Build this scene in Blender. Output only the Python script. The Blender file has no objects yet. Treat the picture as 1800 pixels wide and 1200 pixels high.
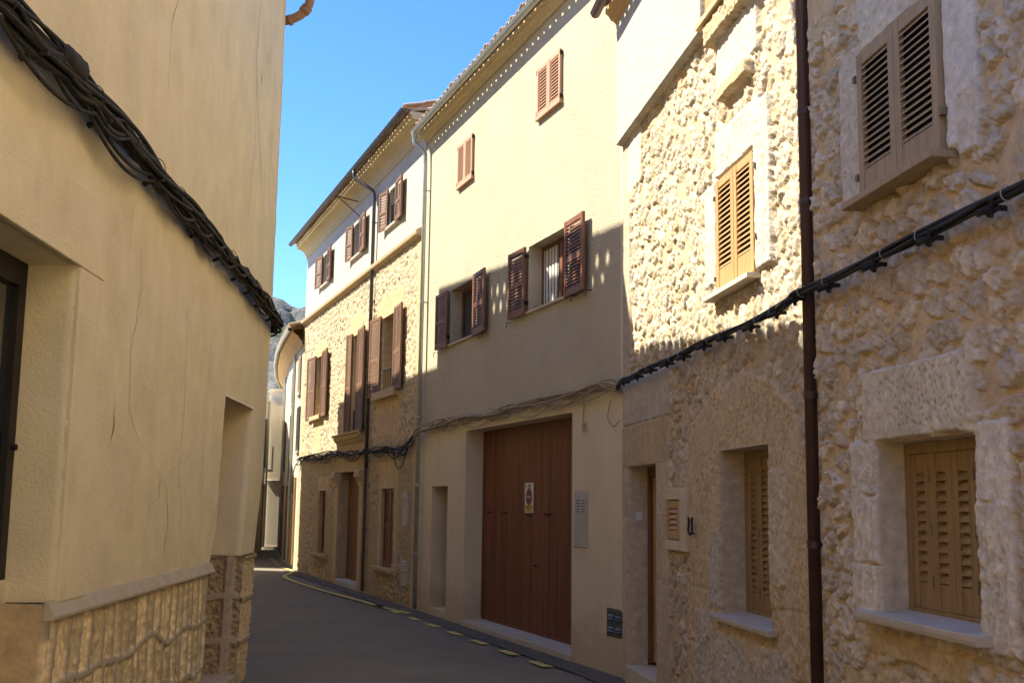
import bpy, math, random
import numpy as np
from mathutils import Vector
random.seed(7)
C = bpy.context.scene
col = C.collection
R = math.radians

# ------------------------------------------------------------------ camera
cam_d = bpy.data.cameras.new('camera'); cam = bpy.data.objects.new('camera', cam_d); col.objects.link(cam)
PITCH, ROLL = R(8.155), R(0.78)
Fv = Vector((0, math.cos(PITCH), math.sin(PITCH))); U0 = Vector((0, -math.sin(PITCH), math.cos(PITCH))); R0 = Vector((1, 0, 0))
Rv = math.cos(ROLL)*R0 + math.sin(ROLL)*U0; Uv = -math.sin(ROLL)*R0 + math.cos(ROLL)*U0
from mathutils import Matrix
m = Matrix((Rv, Uv, -Fv)).transposed().to_4x4(); m.translation = (0, 0, 1.7)
cam.matrix_world = m
cam_d.sensor_width = 36; cam_d.lens = 2000/1800*36; cam_d.clip_start = 0.1; cam_d.clip_end = 3000
C.camera = cam

# ------------------------------------------------------------------ light
SUN_AZ, SUN_EL = R(-75), math.atan(1.16)          # azimuth measured from +Y towards +X
w = bpy.data.worlds.new('World'); C.world = w; w.use_nodes = True
nt = w.node_tree; bg = nt.nodes['Background']
sky = nt.nodes.new('ShaderNodeTexSky'); sky.sky_type = 'NISHITA'; sky.sun_disc = False
sky.sun_elevation = SUN_EL; sky.sun_rotation = SUN_AZ; sky.air_density = 1.0; sky.dust_density = 0.0; sky.ozone_density = 4.0; sky.altitude = 2500
SKYHS = nt.nodes.new('ShaderNodeHueSaturation'); SKYHS.inputs['Saturation'].default_value = 1.2; SKYHS.inputs['Hue'].default_value = .507
nt.links.new(sky.outputs[0], SKYHS.inputs['Color']); nt.links.new(SKYHS.outputs[0], bg.inputs[0]); bg.inputs[1].default_value = 0.065
sd = bpy.data.lights.new('sun', 'SUN'); sd.energy = 2.15; sd.angle = R(0.5); sd.color = (1.0, 0.92, 0.75)
so = bpy.data.objects.new('sun', sd); col.objects.link(so)
sdir = Vector((math.sin(SUN_AZ)*math.cos(SUN_EL), math.cos(SUN_AZ)*math.cos(SUN_EL), math.sin(SUN_EL)))
so.rotation_euler = sdir.to_track_quat('Z', 'Y').to_euler(); so.location = (-30, 10, 40)
C.view_settings.view_transform = 'Standard'; C.view_settings.look = 'None'; C.view_settings.gamma = 1
C.view_settings.use_curve_mapping = False
C.view_settings.exposure = 2.55
C.render.engine = 'CYCLES'
C.cycles.max_bounces = 12; C.cycles.diffuse_bounces = 9

# ------------------------------------------------------------------ frames
class Frame:
    def __init__(s, o, azdeg, out):
        a = R(azdeg); s.o = np.array([o[0], o[1], 0.0]); s.d = np.array([math.sin(a), math.cos(a), 0.0])
        n = np.array([-s.d[1], s.d[0], 0.0]); s.n = n if out == 'L' else -n
    def P(s, a, b, z):
        return s.o + s.d*a + s.n*b + np.array([0, 0, z])
    def PA(s, a, b, z):
        a = np.asarray(a, float); b = np.asarray(b, float); z = np.asarray(z, float)
        out = s.o[None] + a[:, None]*s.d[None] + b[:, None]*s.n[None]; out[:, 2] += z
        return out
MID = Frame((1.177, 11.672), -20.55, 'L')
FAR = Frame((-1.503, 18.822), -20.56, 'L')
FA = Frame((1.177, 11.672), -7.56, 'L')
bo = FA.P(-5.08, .12, 0)
FB = Frame((bo[0], bo[1]), -7.25, 'L')
FL = Frame((-2.561, 11.446), -3.08, 'R')
WORLD = Frame((0, 0), 0, 'R')                      # a = y, b = x

# ------------------------------------------------------------------ objects
def tag(o, label=None, cat=None, group=None, kind=None):
    if label: o['label'] = label
    if cat: o['category'] = cat
    if group: o['group'] = group
    if kind: o['kind'] = kind
    return o
def thing(name, loc, label, cat, group=None):
    if group is None: group = {'house': 'houses along the street', 'cables': 'cable bundles along the walls'}.get(cat)
    o = bpy.data.objects.new(name, None); col.objects.link(o); o.location = loc; o.empty_display_size = .2
    return tag(o, label, cat, group)
def rootloc(p):
    while p.parent: p = p.parent
    return np.array(p.location)
class MB:
    def __init__(s): s.v = []; s.f = []
    def add(s, vs, fs):
        k = len(s.v); s.v += [tuple(float(c) for c in p) for p in vs]; s.f += [tuple(i+k for i in f) for f in fs]; return s
    def box(s, F, a0, a1, b0, b1, z0, z1):
        P = [F.P(a, b, z) for z in (z0, z1) for b in (b0, b1) for a in (a0, a1)]
        return s.add(P, [(0, 1, 3, 2), (4, 6, 7, 5), (0, 4, 5, 1), (2, 3, 7, 6), (0, 2, 6, 4), (1, 5, 7, 3)])
    def poly(s, F, pts, b0, b1):                    # (a, z) outline extruded along b
        n = len(pts); P = [F.P(a, b0, z) for a, z in pts] + [F.P(a, b1, z) for a, z in pts]
        return s.add(P, [tuple(range(n)), tuple(range(2*n-1, n-1, -1))] + [(i, i+n, (i+1) % n+n, (i+1) % n) for i in range(n)])
    def prof(s, F, pts, a0, a1):                    # (b, z) outline extruded along a
        n = len(pts); P = [F.P(a0, b, z) for b, z in pts] + [F.P(a1, b, z) for b, z in pts]
        return s.add(P, [tuple(range(n)), tuple(range(2*n-1, n-1, -1))] + [(i, i+n, (i+1) % n+n, (i+1) % n) for i in range(n)])
    def plan(s, pts, z0, z1):                       # world (x, y) outline extruded up
        n = len(pts); P = [(x, y, z0) for x, y in pts] + [(x, y, z1) for x, y in pts]
        return s.add(P, [tuple(range(n)), tuple(range(2*n-1, n-1, -1))] + [(i, i+n, (i+1) % n+n, (i+1) % n) for i in range(n)])
    def tube(s, pts, r, n=8, cap=True):
        pts = [Vector(p) for p in pts]; k0 = len(s.v); up = None
        for i, p in enumerate(pts):
            t = (pts[min(i+1, len(pts)-1)]-pts[max(i-1, 0)]).normalized()
            if up is None: up = Vector((0, 0, 1)) if abs(t.z) < .9 else Vector((1, 0, 0))
            x = t.cross(up).normalized(); y = x.cross(t).normalized(); up = y
            rr = r[i] if isinstance(r, (list, tuple)) else r
            for j in range(n):
                q = p + x*math.cos(2*math.pi*j/n)*rr + y*math.sin(2*math.pi*j/n)*rr; s.v.append(tuple(q))
        for i in range(len(pts)-1):
            for j in range(n):
                s.f.append((k0+i*n+j, k0+i*n+(j+1) % n, k0+(i+1)*n+(j+1) % n, k0+(i+1)*n+j))
        if cap: s.f.append(tuple(k0+j for j in range(n))[::-1]); s.f.append(tuple(k0+(len(pts)-1)*n+j for j in range(n)))
        return s
    def build(s, name, mat, parent=None, smooth=False, bevel=0, label=None, kind=None):
        me = bpy.data.meshes.new(name); off = rootloc(parent) if parent else np.zeros(3)
        me.from_pydata([tuple(np.array(p)-off) for p in s.v], [], s.f); me.update()
        me.materials.append(mat)
        if smooth:
            me.shade_smooth()
        o = bpy.data.objects.new(name, me); col.objects.link(o)
        if parent: o.parent = parent
        if bevel:
            b = o.modifiers.new('bevel', 'BEVEL'); b.width = bevel; b.segments = 2; b.limit_method = 'ANGLE'; b.angle_limit = R(40)
        if label: o['label'] = label
        if kind: o['kind'] = kind
        return o
def mesh_np(name, V, F, mat, parent=None, smooth=True, colr=None, kind=None):
    off = rootloc(parent) if parent else np.zeros(3)
    V = (V-off[None]).astype(np.float32); F = np.asarray(F, np.int32)
    me = bpy.data.meshes.new(name); me.vertices.add(len(V)); me.vertices.foreach_set('co', V.ravel())
    me.loops.add(F.size); me.loops.foreach_set('vertex_index', F.ravel())
    me.polygons.add(len(F)); me.polygons.foreach_set('loop_start', np.arange(0, F.size, 4, dtype=np.int32))
    me.polygons.foreach_set('loop_total', np.full(len(F), 4, np.int32)); me.update(calc_edges=True); me.validate()
    if smooth: me.shade_smooth()
    if colr is not None:
        at = me.color_attributes.new('tint', 'FLOAT_COLOR', 'POINT')
        cc = np.ones((len(V), 4), np.float32); cc[:, :3] = colr; at.data.foreach_set('color', cc.ravel())
    me.materials.append(mat)
    o = bpy.data.objects.new(name, me); col.objects.link(o)
    if parent: o.parent = parent
    if kind: o['kind'] = kind
    return o

# ------------------------------------------------------------------ materials
def mat(name, base, rough=.85, var=.12, scale=3.0, bump=.3, bscale=60, bdist=.004, metal=0, stretch=(1, 1, 1), var2=None,
        attr=False, streak=0, spec=.3, detail=6, dirt=None, damp=None, speck=False):
    m = bpy.data.materials.new(name); m.use_nodes = True; N = m.node_tree.nodes; L = m.node_tree.links
    bs = N['Principled BSDF']; bs.inputs['Roughness'].default_value = rough; bs.inputs['Metallic'].default_value = metal
    bs.inputs['Specular IOR Level'].default_value = spec
    tc = N.new('ShaderNodeTexCoord'); mp = N.new('ShaderNodeMapping'); mp.inputs['Scale'].default_value = stretch
    L.new(tc.outputs['Object'], mp.inputs[0])
    n1 = N.new('ShaderNodeTexNoise'); n1.inputs['Scale'].default_value = scale; n1.inputs['Detail'].default_value = detail
    n1.inputs['Roughness'].default_value = .6
    L.new(mp.outputs[0], n1.inputs['Vector'])
    if attr:
        a = N.new('ShaderNodeAttribute'); a.attribute_name = 'tint'; src = a.outputs['Color']
    else:
        rgb = N.new('ShaderNodeRGB'); rgb.outputs[0].default_value = (*base, 1); src = rgb.outputs[0]
    mr = N.new('ShaderNodeMapRange'); mr.inputs[1].default_value = .3; mr.inputs[2].default_value = .7
    mr.inputs[3].default_value = 1-var; mr.inputs[4].default_value = 1+var; L.new(n1.outputs[0], mr.inputs[0])
    mx = N.new('ShaderNodeMix'); mx.data_type = 'RGBA'; mx.blend_type = 'MULTIPLY'; mx.inputs[0].default_value = 1
    L.new(src, mx.inputs[6]); L.new(mr.outputs[0], mx.inputs[7]); out = mx.outputs[2]
    if streak:
        m2 = N.new('ShaderNodeMapping'); m2.inputs['Scale'].default_value = (5, 5, .45); L.new(tc.outputs['Object'], m2.inputs[0])
        n2 = N.new('ShaderNodeTexNoise'); n2.inputs['Scale'].default_value = 1.3; n2.inputs['Detail'].default_value = 8; n2.inputs['Roughness'].default_value = .65
        L.new(m2.outputs[0], n2.inputs['Vector'])
        r2 = N.new('ShaderNodeMapRange'); r2.inputs[1].default_value = .42; r2.inputs[2].default_value = .78; r2.inputs[3].default_value = 0; r2.inputs[4].default_value = streak
        L.new(n2.outputs[0], r2.inputs[0])
        mx2 = N.new('ShaderNodeMix'); mx2.data_type = 'RGBA'; mx2.blend_type = 'MIX'
        L.new(r2.outputs[0], mx2.inputs[0]); L.new(out, mx2.inputs[6]); d = dirt or (base[0]*.55, base[1]*.5, base[2]*.42)
        mx2.inputs[7].default_value = (*d, 1); out = mx2.outputs[2]
    if var2:
        n3 = N.new('ShaderNodeTexNoise'); n3.inputs['Scale'].default_value = var2[0]; n3.inputs['Detail'].default_value = 4
        L.new(mp.outputs[0], n3.inputs['Vector'])
        r3 = N.new('ShaderNodeMapRange'); r3.inputs[1].default_value = .45; r3.inputs[2].default_value = .62; L.new(n3.outputs[0], r3.inputs[0])
        ml = N.new('ShaderNodeMath'); ml.operation = 'MULTIPLY'; ml.inputs[1].default_value = var2[2]; L.new(r3.outputs[0], ml.inputs[0])
        mx3 = N.new('ShaderNodeMix'); mx3.data_type = 'RGBA'; L.new(ml.outputs[0], mx3.inputs[0]); L.new(out, mx3.inputs[6])
        mx3.inputs[7].default_value = (*var2[1], 1); out = mx3.outputs[2]
    if speck:
        for sc_, c_, lo, hi, am in ((75, (base[0]*1.7, base[1]*1.65, base[2]*1.55), .58, .66, .55), (48, (base[0]*.5, base[1]*.5, base[2]*.5), .60, .68, .5)):
            ns = N.new('ShaderNodeTexNoise'); ns.inputs['Scale'].default_value = sc_; ns.inputs['Detail'].default_value = 2; L.new(tc.outputs['Object'], ns.inputs['Vector'])
            rs = N.new('ShaderNodeMapRange'); rs.inputs[1].default_value = lo; rs.inputs[2].default_value = hi; rs.inputs[3].default_value = 0; rs.inputs[4].default_value = am; L.new(ns.outputs[0], rs.inputs[0])
            ms = N.new('ShaderNodeMix'); ms.data_type = 'RGBA'; L.new(rs.outputs[0], ms.inputs[0]); L.new(out, ms.inputs[6]); ms.inputs[7].default_value = (*c_, 1); out = ms.outputs[2]
    if damp:
        sx = N.new('ShaderNodeSeparateXYZ'); L.new(tc.outputs['Object'], sx.inputs[0])
        rz = N.new('ShaderNodeMapRange'); rz.inputs[1].default_value = 0; rz.inputs[2].default_value = damp[0]; rz.inputs[3].default_value = 1; rz.inputs[4].default_value = 0; L.new(sx.outputs['Z'], rz.inputs[0])
        nd = N.new('ShaderNodeTexNoise'); nd.inputs['Scale'].default_value = 2.6; nd.inputs['Detail'].default_value = 8; nd.inputs['Roughness'].default_value = .7; L.new(tc.outputs['Object'], nd.inputs['Vector'])
        ad = N.new('ShaderNodeMath'); ad.operation = 'ADD'; L.new(rz.outputs[0], ad.inputs[0]); L.new(nd.outputs[0], ad.inputs[1])
        rd = N.new('ShaderNodeMapRange'); rd.inputs[1].default_value = .95; rd.inputs[2].default_value = 1.25; rd.inputs[3].default_value = 0; rd.inputs[4].default_value = damp[2]; L.new(ad.outputs[0], rd.inputs[0])
        mxd = N.new('ShaderNodeMix'); mxd.data_type = 'RGBA'; L.new(rd.outputs[0], mxd.inputs[0]); L.new(out, mxd.inputs[6]); mxd.inputs[7].default_value = (*damp[1], 1); out = mxd.outputs[2]
    L.new(out, bs.inputs['Base Color'])
    if bump:
        nb = N.new('ShaderNodeTexNoise'); nb.inputs['Scale'].default_value = bscale; nb.inputs['Detail'].default_value = 5
        nb.inputs['Roughness'].default_value = .6
        L.new(mp.outputs[0], nb.inputs['Vector'])
        b = N.new('ShaderNodeBump'); b.inputs['Strength'].default_value = bump; b.inputs['Distance'].default_value = bdist
        L.new(nb.outputs[0], b.inputs['Height']); L.new(b.outputs[0], bs.inputs['Normal'])
    return m
M = {}
M['plaster_left'] = mat('cream_plaster', (.80, .705, .46), var=.10, scale=2.2, bump=.9, bscale=55, bdist=.007, streak=.22, dirt=(.60, .49, .32), var2=(1.6, (.85, .75, .55), .45), damp=(2.3, (.60, .50, .33), .5))
M['plaster_mid'] = mat('coarse_yellow_render', (.56, .495, .35), var=.09, scale=1.2, bump=1.0, bscale=42, bdist=.018, streak=.16, dirt=(.48, .42, .28))
M['plaster_mid_low'] = mat('smooth_beige_render', (.74, .64, .44), var=.06, scale=2, bump=.3, bscale=90, bdist=.004, streak=.22, dirt=(.56, .46, .30), damp=(1.1, (.42, .34, .22), .5))
M['plaster_white'] = mat('white_plaster', (.53, .495, .41), var=.04, scale=1.5, bump=.25, bscale=60, bdist=.003, streak=.06, dirt=(.66, .58, .42))
M['plaster_far'] = mat('weathered_plaster', (.78, .68, .50), var=.12, scale=.7, bump=.3, bscale=20, bdist=.01, streak=.4, dirt=(.46, .38, .26))
M['cornice'] = mat('painted_cornice', (.62, .50, .28), var=.06, scale=2, bump=.15, bscale=50, bdist=.002, streak=.12)
M['cornice_ochre'] = mat('ochre_cornice', (.62, .42, .20), var=.06, scale=2, bump=.15, bscale=50, bdist=.002)
M['relief'] = mat('rubble_masonry', (.5, .4, .3), attr=True, var=.18, scale=16, bump=.8, bscale=55, bdist=.008, detail=8)
M['relief_far'] = mat('rubble_masonry_fine', (.5, .4, .3), attr=True, var=.14, scale=9, bump=.6, bscale=60, bdist=.008, detail=8)
M['mares'] = mat('cut_sandstone', (.56, .42, .24), var=.12, scale=7, bump=.6, bscale=60, bdist=.004, detail=8)
M['mares_pale'] = mat('pale_cut_stone', (.64, .54, .37), var=.08, scale=5, bump=.4, bscale=80, bdist=.003)
M['sill'] = mat('grey_limestone_sill', (.56, .50, .40), var=.1, scale=8, bump=.3, bscale=80, bdist=.002)
M['wood_dark'] = mat('dark_stained_wood', (.20, .066, .023), rough=.5, var=.5, scale=3, stretch=(5, 5, .12), bump=.3, bscale=8, bdist=.003, spec=.4)
M['wood_red'] = mat('red_brown_wood', (.22, .09, .042), rough=.5, var=.22, scale=3, stretch=(14, 14, .8), bump=.25, bscale=8, bdist=.002, spec=.4)
M['wood_pink'] = mat('pale_red_wood', (.60, .34, .215), rough=.6, var=.12, scale=3, stretch=(10, 10, 1), bump=.2, bscale=8, bdist=.002)
M['wood_honey'] = mat('honey_wood', (.50, .30, .12), rough=.5, var=.16, scale=3, stretch=(12, 12, .8), bump=.25, bscale=8, bdist=.002, spec=.4)
M['wood_amber'] = mat('amber_wood', (.32, .20, .08), rough=.5, var=.25, scale=3, stretch=(9, 9, .4), bump=.25, bscale=8, bdist=.002, spec=.4)
M['wood_grey'] = mat('weathered_teak', (.42, .31, .185), rough=.7, var=.16, scale=3, stretch=(12, 12, .8), bump=.3, bscale=10, bdist=.002)
M['wood_plank'] = mat('old_plank_door', (.19, .095, .045), rough=.6, var=.25, scale=3, stretch=(14, 14, .7), bump=.3, bscale=8, bdist=.003)
M['brown_paint'] = mat('brown_painted_wood', (.22, .12, .065), rough=.6, var=.12, scale=5, bump=.1)
M['zinc'] = mat('zinc', (.50, .53, .48), rough=.45, metal=.6, var=.12, scale=6, bump=.05)
M['brown_metal'] = mat('brown_metal_pipe', (.11, .062, .048), rough=.45, metal=.2, var=.15, scale=4, bump=.08)
M['dark_metal'] = mat('dark_gutter', (.10, .10, .10), rough=.5, metal=.4, var=.15, scale=5, bump=.1)
M['hinge'] = mat('dull_hinge', (.22, .17, .11), rough=.5, metal=.3, bump=0)
M['iron'] = mat('iron', (.03, .026, .024), rough=.6, metal=.3, var=.2, bump=.2)
M['black'] = mat('black_cable_sheath', (.026, .025, .022), rough=.75, var=.35, scale=9, bump=.15, bscale=60, spec=.35)
M['cable_beige'] = mat('painted_cable', (.42, .34, .22), rough=.75, var=.15, scale=9, bump=.15)
M['cable_tie'] = mat('grey_cable_tie', (.35, .34, .32), rough=.5, bump=0)
M['box_grey'] = mat('painted_steel_box', (.50, .47, .40), rough=.55, var=.06, scale=5, bump=.05)
M['vent'] = mat('galvanised_vent', (.13, .14, .14), rough=.5, metal=.5, var=.25, scale=15, bump=.1)
M['slot_shade'] = mat('slot_shade', (.02, .02, .02), bump=0)  # near-black colour stands in for shade in gaps and vent slots
M['tile'] = mat('clay_tile', (.50, .34, .22), var=.25, scale=6, bump=.3, bscale=30, bdist=.004, var2=(3, (.36, .31, .24), .6))
M['white_plastic'] = mat('white_plastic', (.75, .74, .70), rough=.4, var=.03, bump=0)
M['curtain'] = mat('white_curtain', (.75, .72, .66), rough=.9, var=.05, stretch=(8, 8, .5), bump=0)
M['inside'] = mat('interior_shade', (.05, .045, .04), bump=0)  # near-black colour stands in for the darkness of unlit rooms
M['pipe_clay'] = mat('brown_enamel_elbow', (.34, .20, .10), rough=.45, var=.2, scale=12, bump=.1)
def glassm():
    m = mat('window_glass', (.025, .03, .035), rough=.05, var=.02, bump=0, spec=.8); return m
M['glass'] = glassm()
for k, c in dict(sign_white=(.78, .77, .72), sign_blue=(.03, .07, .22), sign_red=(.45, .03, .03), sign_yellow=(.62, .42, .03), sign_text=(.05, .05, .06)).items():
    M[k] = mat(k, c, rough=.4, var=.04, bump=0)
M['crack'] = mat('crack_shadow_line', (.34, .25, .15), var=.3, scale=20, bump=0)
M['asphalt'] = mat('asphalt', (.215, .19, .14), rough=.9, var=.16, scale=1.1, bump=1.0, bscale=130, bdist=.006, var2=(.45, (.22, .19, .14), .6), detail=9, speck=True)
M['yellow_paint'] = mat('worn_yellow_paint', (.72, .56, .18), rough=.8, var=.25, scale=9, bump=.5, bscale=120, bdist=.003, var2=(22, (.2, .18, .13), .45))
M['earth'] = mat('earth', (.20, .17, .12), var=.2, scale=.5, bump=.3, bscale=5)
M['plant'] = mat('leaf_green', (.03, .05, .02), var=.3, scale=9, bump=0)
M['mortar_grey'] = mat('grey_cement', (.50, .43, .32), var=.1, scale=8, bump=.5, bscale=70, bdist=.004)

# ------------------------------------------------------------------ numpy noise
def vn(x, y, seed=0):
    xi = np.floor(x); yi = np.floor(y); fx = x-xi; fy = y-yi
    fx = fx*fx*(3-2*fx); fy = fy*fy*(3-2*fy)
    def h(i, j):
        v = np.sin(i*127.1+j*311.7+seed*74.7)*43758.5453; return v-np.floor(v)
    return (h(xi, yi)*(1-fx)+h(xi+1, yi)*fx)*(1-fy)+(h(xi, yi+1)*(1-fx)+h(xi+1, yi+1)*fx)*fy
def fbm(x, y, seed=0, o=4):
    r = 0; a = .5; t = 0
    for k in range(o):
        r = r+a*vn(x*2**k, y*2**k, seed+k*13); t += a; a *= .5
    return r/t
def rnd(i, j, k):
    v = np.sin(i*269.5+j*183.3+k*97.13+1.7)*24634.6345; return v-np.floor(v)
def voro(x, y, seed, jit=.85):
    xi = np.floor(x); yi = np.floor(y)
    f1 = np.full(x.shape, 9.); f2 = np.full(x.shape, 9.); ci = np.zeros(x.shape); cj = np.zeros(x.shape); dx1 = np.zeros(x.shape); dy1 = np.zeros(x.shape)
    for di in (-1, 0, 1):
        for dj in (-1, 0, 1):
            i = xi+di; j = yi+dj
            px = i+.5+(rnd(i, j, seed)-.5)*jit+.5*(np.mod(j, 2)); py = j+.5+(rnd(i, j, seed+5)-.5)*jit
            dx = x-px; dy = y-py; d = np.sqrt(dx*dx+dy*dy)
            c = d < f1
            f2 = np.where(c, f1, np.minimum(f2, d)); f1 = np.where(c, d, f1)
            ci = np.where(c, i, ci); cj = np.where(c, j, cj); dx1 = np.where(c, dx, dx1); dy1 = np.where(c, dy, dy1)
    return f1, f2, ci, cj, dx1, dy1
def ss(a, b, x):
    t = np.clip((x-a)/(b-a), 0, 1); return t*t*(3-2*t)
def lin(a, b, step):
    n = max(1, int(round(abs(b-a)/step))); return np.linspace(a, b, n+1)
def grid_axis(breaks):                                # [(value, step up to next), ...]
    o = []
    for (a, st), (b, _) in zip(breaks[:-1], breaks[1:]): o.append(lin(a, b, st)[:-1])
    o.append(np.array([breaks[-1][0]])); return np.concatenate(o)
def merge_axis(lo, hi, step, cuts, fine=None):
    pts = sorted(set([lo, hi]+[c for c in cuts if lo < c < hi]+([fine[0], fine[1]] if fine else [])))
    br = []
    for p, q in zip(pts[:-1], pts[1:]):
        st = step if (not fine or (p >= fine[0]-1e-6 and q <= fine[1]+1e-6)) else fine[2]
        br.append((p, st))
    br.append((pts[-1], step)); return grid_axis(br)

def relief(name, F, A, Z, field, holes, material, parent, ends=(None, None), warp=None, jamb_rough=.01, jcol=(.5, .41, .28), top=None):
    """A wall face as one height-field mesh with openings cut in it; each opening's reveals go back to its depth."""
    S, T = np.meshgrid(A, Z, indexing='ij'); na, nz = S.shape
    H, Cc = field(S, T)
    s2, z2 = (S, T) if warp is None else warp(S, T)
    V = F.PA(s2.ravel(), H.ravel(), z2.ravel()); colr = Cc.reshape(-1, 3)
    idx = np.arange(na*nz).reshape(na, nz)
    sc = (S[:-1, :-1]+S[1:, 1:])/2; zc = (T[:-1, :-1]+T[1:, 1:])/2; keep = np.ones(sc.shape, bool)
    for h in holes: keep &= ~((sc > h[0]) & (sc < h[1]) & (zc > h[2]) & (zc < h[3]))
    if top is not None: keep &= zc < top(sc)
    q = np.stack([idx[:-1, :-1], idx[1:, :-1], idx[1:, 1:], idx[:-1, 1:]], -1)[keep]
    Vs = [V]; Cs = [colr]; Fs = [q]; base = len(V)
    def strip(line, depth, k, jc):
        nonlocal base
        n = len(line); prev = line; P0 = V[line]; Hl = H.ravel()[line]
        for t in range(1, k+1):
            b = Hl+(depth-Hl)*t/k
            P = P0+F.n[None]*(b-Hl)[:, None]
            if t < k: P = P+ (fbm(P0[:, 2]*9+P0[:, 1]*9, b*9+P0[:, 0], 3)-.5)[:, None]*jamb_rough*2*np.array([[.3, .3, .6]])
            Vs.append(P); Cs.append(np.tile(np.array(jc)[None], (n, 1))*(0.85+.3*fbm(P0[:, 2]*20, b*20+P0[:, 1]*15, 8))[:, None])
            cur = np.arange(base, base+n); base += n
            Fs.append(np.stack([prev[:-1], prev[1:], cur[1:], cur[:-1]], -1)); prev = cur
    for h in holes:
        i0 = int(np.argmin(abs(A-h[0]))); i1 = int(np.argmin(abs(A-h[1]))); j0 = int(np.argmin(abs(Z-h[2]))); j1 = int(np.argmin(abs(Z-h[3])))
        jc = h[5] if len(h) > 5 else jcol
        if i0 > 0: strip(idx[i0, j0:j1+1], -h[4], 6, jc)
        if i1 < na-1: strip(idx[i1, j0:j1+1], -h[4], 6, jc)
        if j1 < nz-1: strip(idx[i0:i1+1, j1], -h[4], 6, jc)
        if j0 > 0: strip(idx[i0:i1+1, j0], -h[4], 6, jc)
    if ends[0] is not None: strip(idx[0, :], -ends[0], 8, colr[idx[0, :]].mean(0))
    if ends[1] is not None: strip(idx[-1, :], -ends[1], 8, colr[idx[-1, :]].mean(0))
    return mesh_np(name, np.concatenate(Vs), np.concatenate(Fs), material, parent, True, np.concatenate(Cs))
def cc(shape, c): return np.tile(np.array(c, float), shape+(1,))
def lerp(a, b, t): return a*(1-t[..., None])+b*t[..., None]

def rubble(S, T, seed, a=.17, b=.13, mort=(.50, .385, .235), stone=(.45, .385, .285), hmax=.05, cover=.5, jit=.9, warm=(.55, .38, .2)):
    wx = (fbm(S*7, T*7, seed+40)-.5)*.09+(fbm(S*28, T*28, seed+42, 3)-.5)*.030; wz = (fbm(S*7+9, T*7, seed+41)-.5)*.09+(fbm(S*28+3, T*28, seed+43, 3)-.5)*.030
    x = (S+wx)/a; y = (T+wz)/b
    f1, f2, ci, cj, dx, dy = voro(x, y, seed, jit)
    e = f2-f1; r1 = rnd(ci, cj, seed+11); r2 = rnd(ci, cj, seed+12); r3 = rnd(ci, cj, seed+13); r4 = rnd(ci, cj, seed+14)
    th = .06+(1-cover)*.42*r1
    m = ss(th, th+.085, e)*(r4 > .06)
    dome = np.clip(1-f1*f1*1.3, 0, 1)
    tx = (r2-.5)*1.1; ty = (r3-.5)*1.1
    n1 = fbm(S*16+r1*30, T*16, seed+50, 4)-.5; n2 = fbm(S*45, T*45, seed+51, 3)-.5; n3 = fbm(S*30+r2*50, T*26, seed+52, 3)
    pits = -ss(.60, .72, n3)*.35
    H = m*(hmax*(.35+.65*r2))*(.78+.22*dome+tx*dx*.6+ty*dy*.6+n1*1.1+pits)+m*n2*.015+m*(fbm(S*90, T*90, seed+55, 2)-.5)*.006
    g1, g2, gi, gj, gx, gy = voro(S/.052+wx*9, T/.047, seed+80, .9)
    fac = ((rnd(gi, gj, seed+81)-.5)*gx+(rnd(gi, gj, seed+82)-.5)*gy)*.020-.006*(1-ss(.0, .12, g2-g1))
    H = H+m*fac
    mr = (fbm(S*5, T*5, seed+60)-.5)*.02+(fbm(S*40, T*40, seed+61)-.5)*.006
    H = H+mr*(1-.5*m)-.007*np.exp(-((e-th+.02)/.035)**2)*(r4 > .06)
    bt = .78+.40*r3
    sc = np.array(stone)[None, None]*bt[..., None]
    sc = lerp(sc, cc(S.shape, warm), (r1 > .86)*.55)
    sc = sc*(1+n1[..., None]*.5+pits[..., None]*.35)
    mc = np.array(mort)[None, None]*(.9+.25*fbm(S*3, T*3, seed+70))[..., None]
    return H, lerp(mc, sc, m)
def slab(S, T, r, seed, wob=.02):
    """soft-edged mask of a dressed block (a0, a1, z0, z1)"""
    w1 = (fbm(S*9, T*9, seed)-.5)*wob*2; w2 = (fbm(S*9+5, T*9, seed+1)-.5)*wob*2
    s = S+w1; t = T+w2; d = np.minimum(np.minimum(s-r[0], r[1]-s), np.minimum(t-r[2], r[3]-t))
    return ss(-.004, .012, d)
def dressed(S, T, seed, h, c, pit=0, rough=.01, chisel=0):
    n = fbm(S*30, T*30, seed, 4)-.5; g = fbm(S*5, T*5, seed+2)-.5
    H = h+n*rough+g*rough*.8
    C_ = np.array(c)[None, None]*(1+n[..., None]*.22+g[..., None]*.25)
    if pit:
        f1, f2, *_r = voro(S/.034+T*3, T/.045, seed+5, .95)
        p = (1-ss(.13, .26, f1))*ss(.40, .55, fbm(S*4, T*4, seed+8))*pit
        H = H-p*.012; C_ = C_*(1-.45*p[..., None])
    if chisel:
        k = fbm(S*55+T*12, T*14-S*20, seed+9, 3)-.5; H = H+k*chisel; C_ = C_*(1+k[..., None]*.35)
    return H, C_

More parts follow.
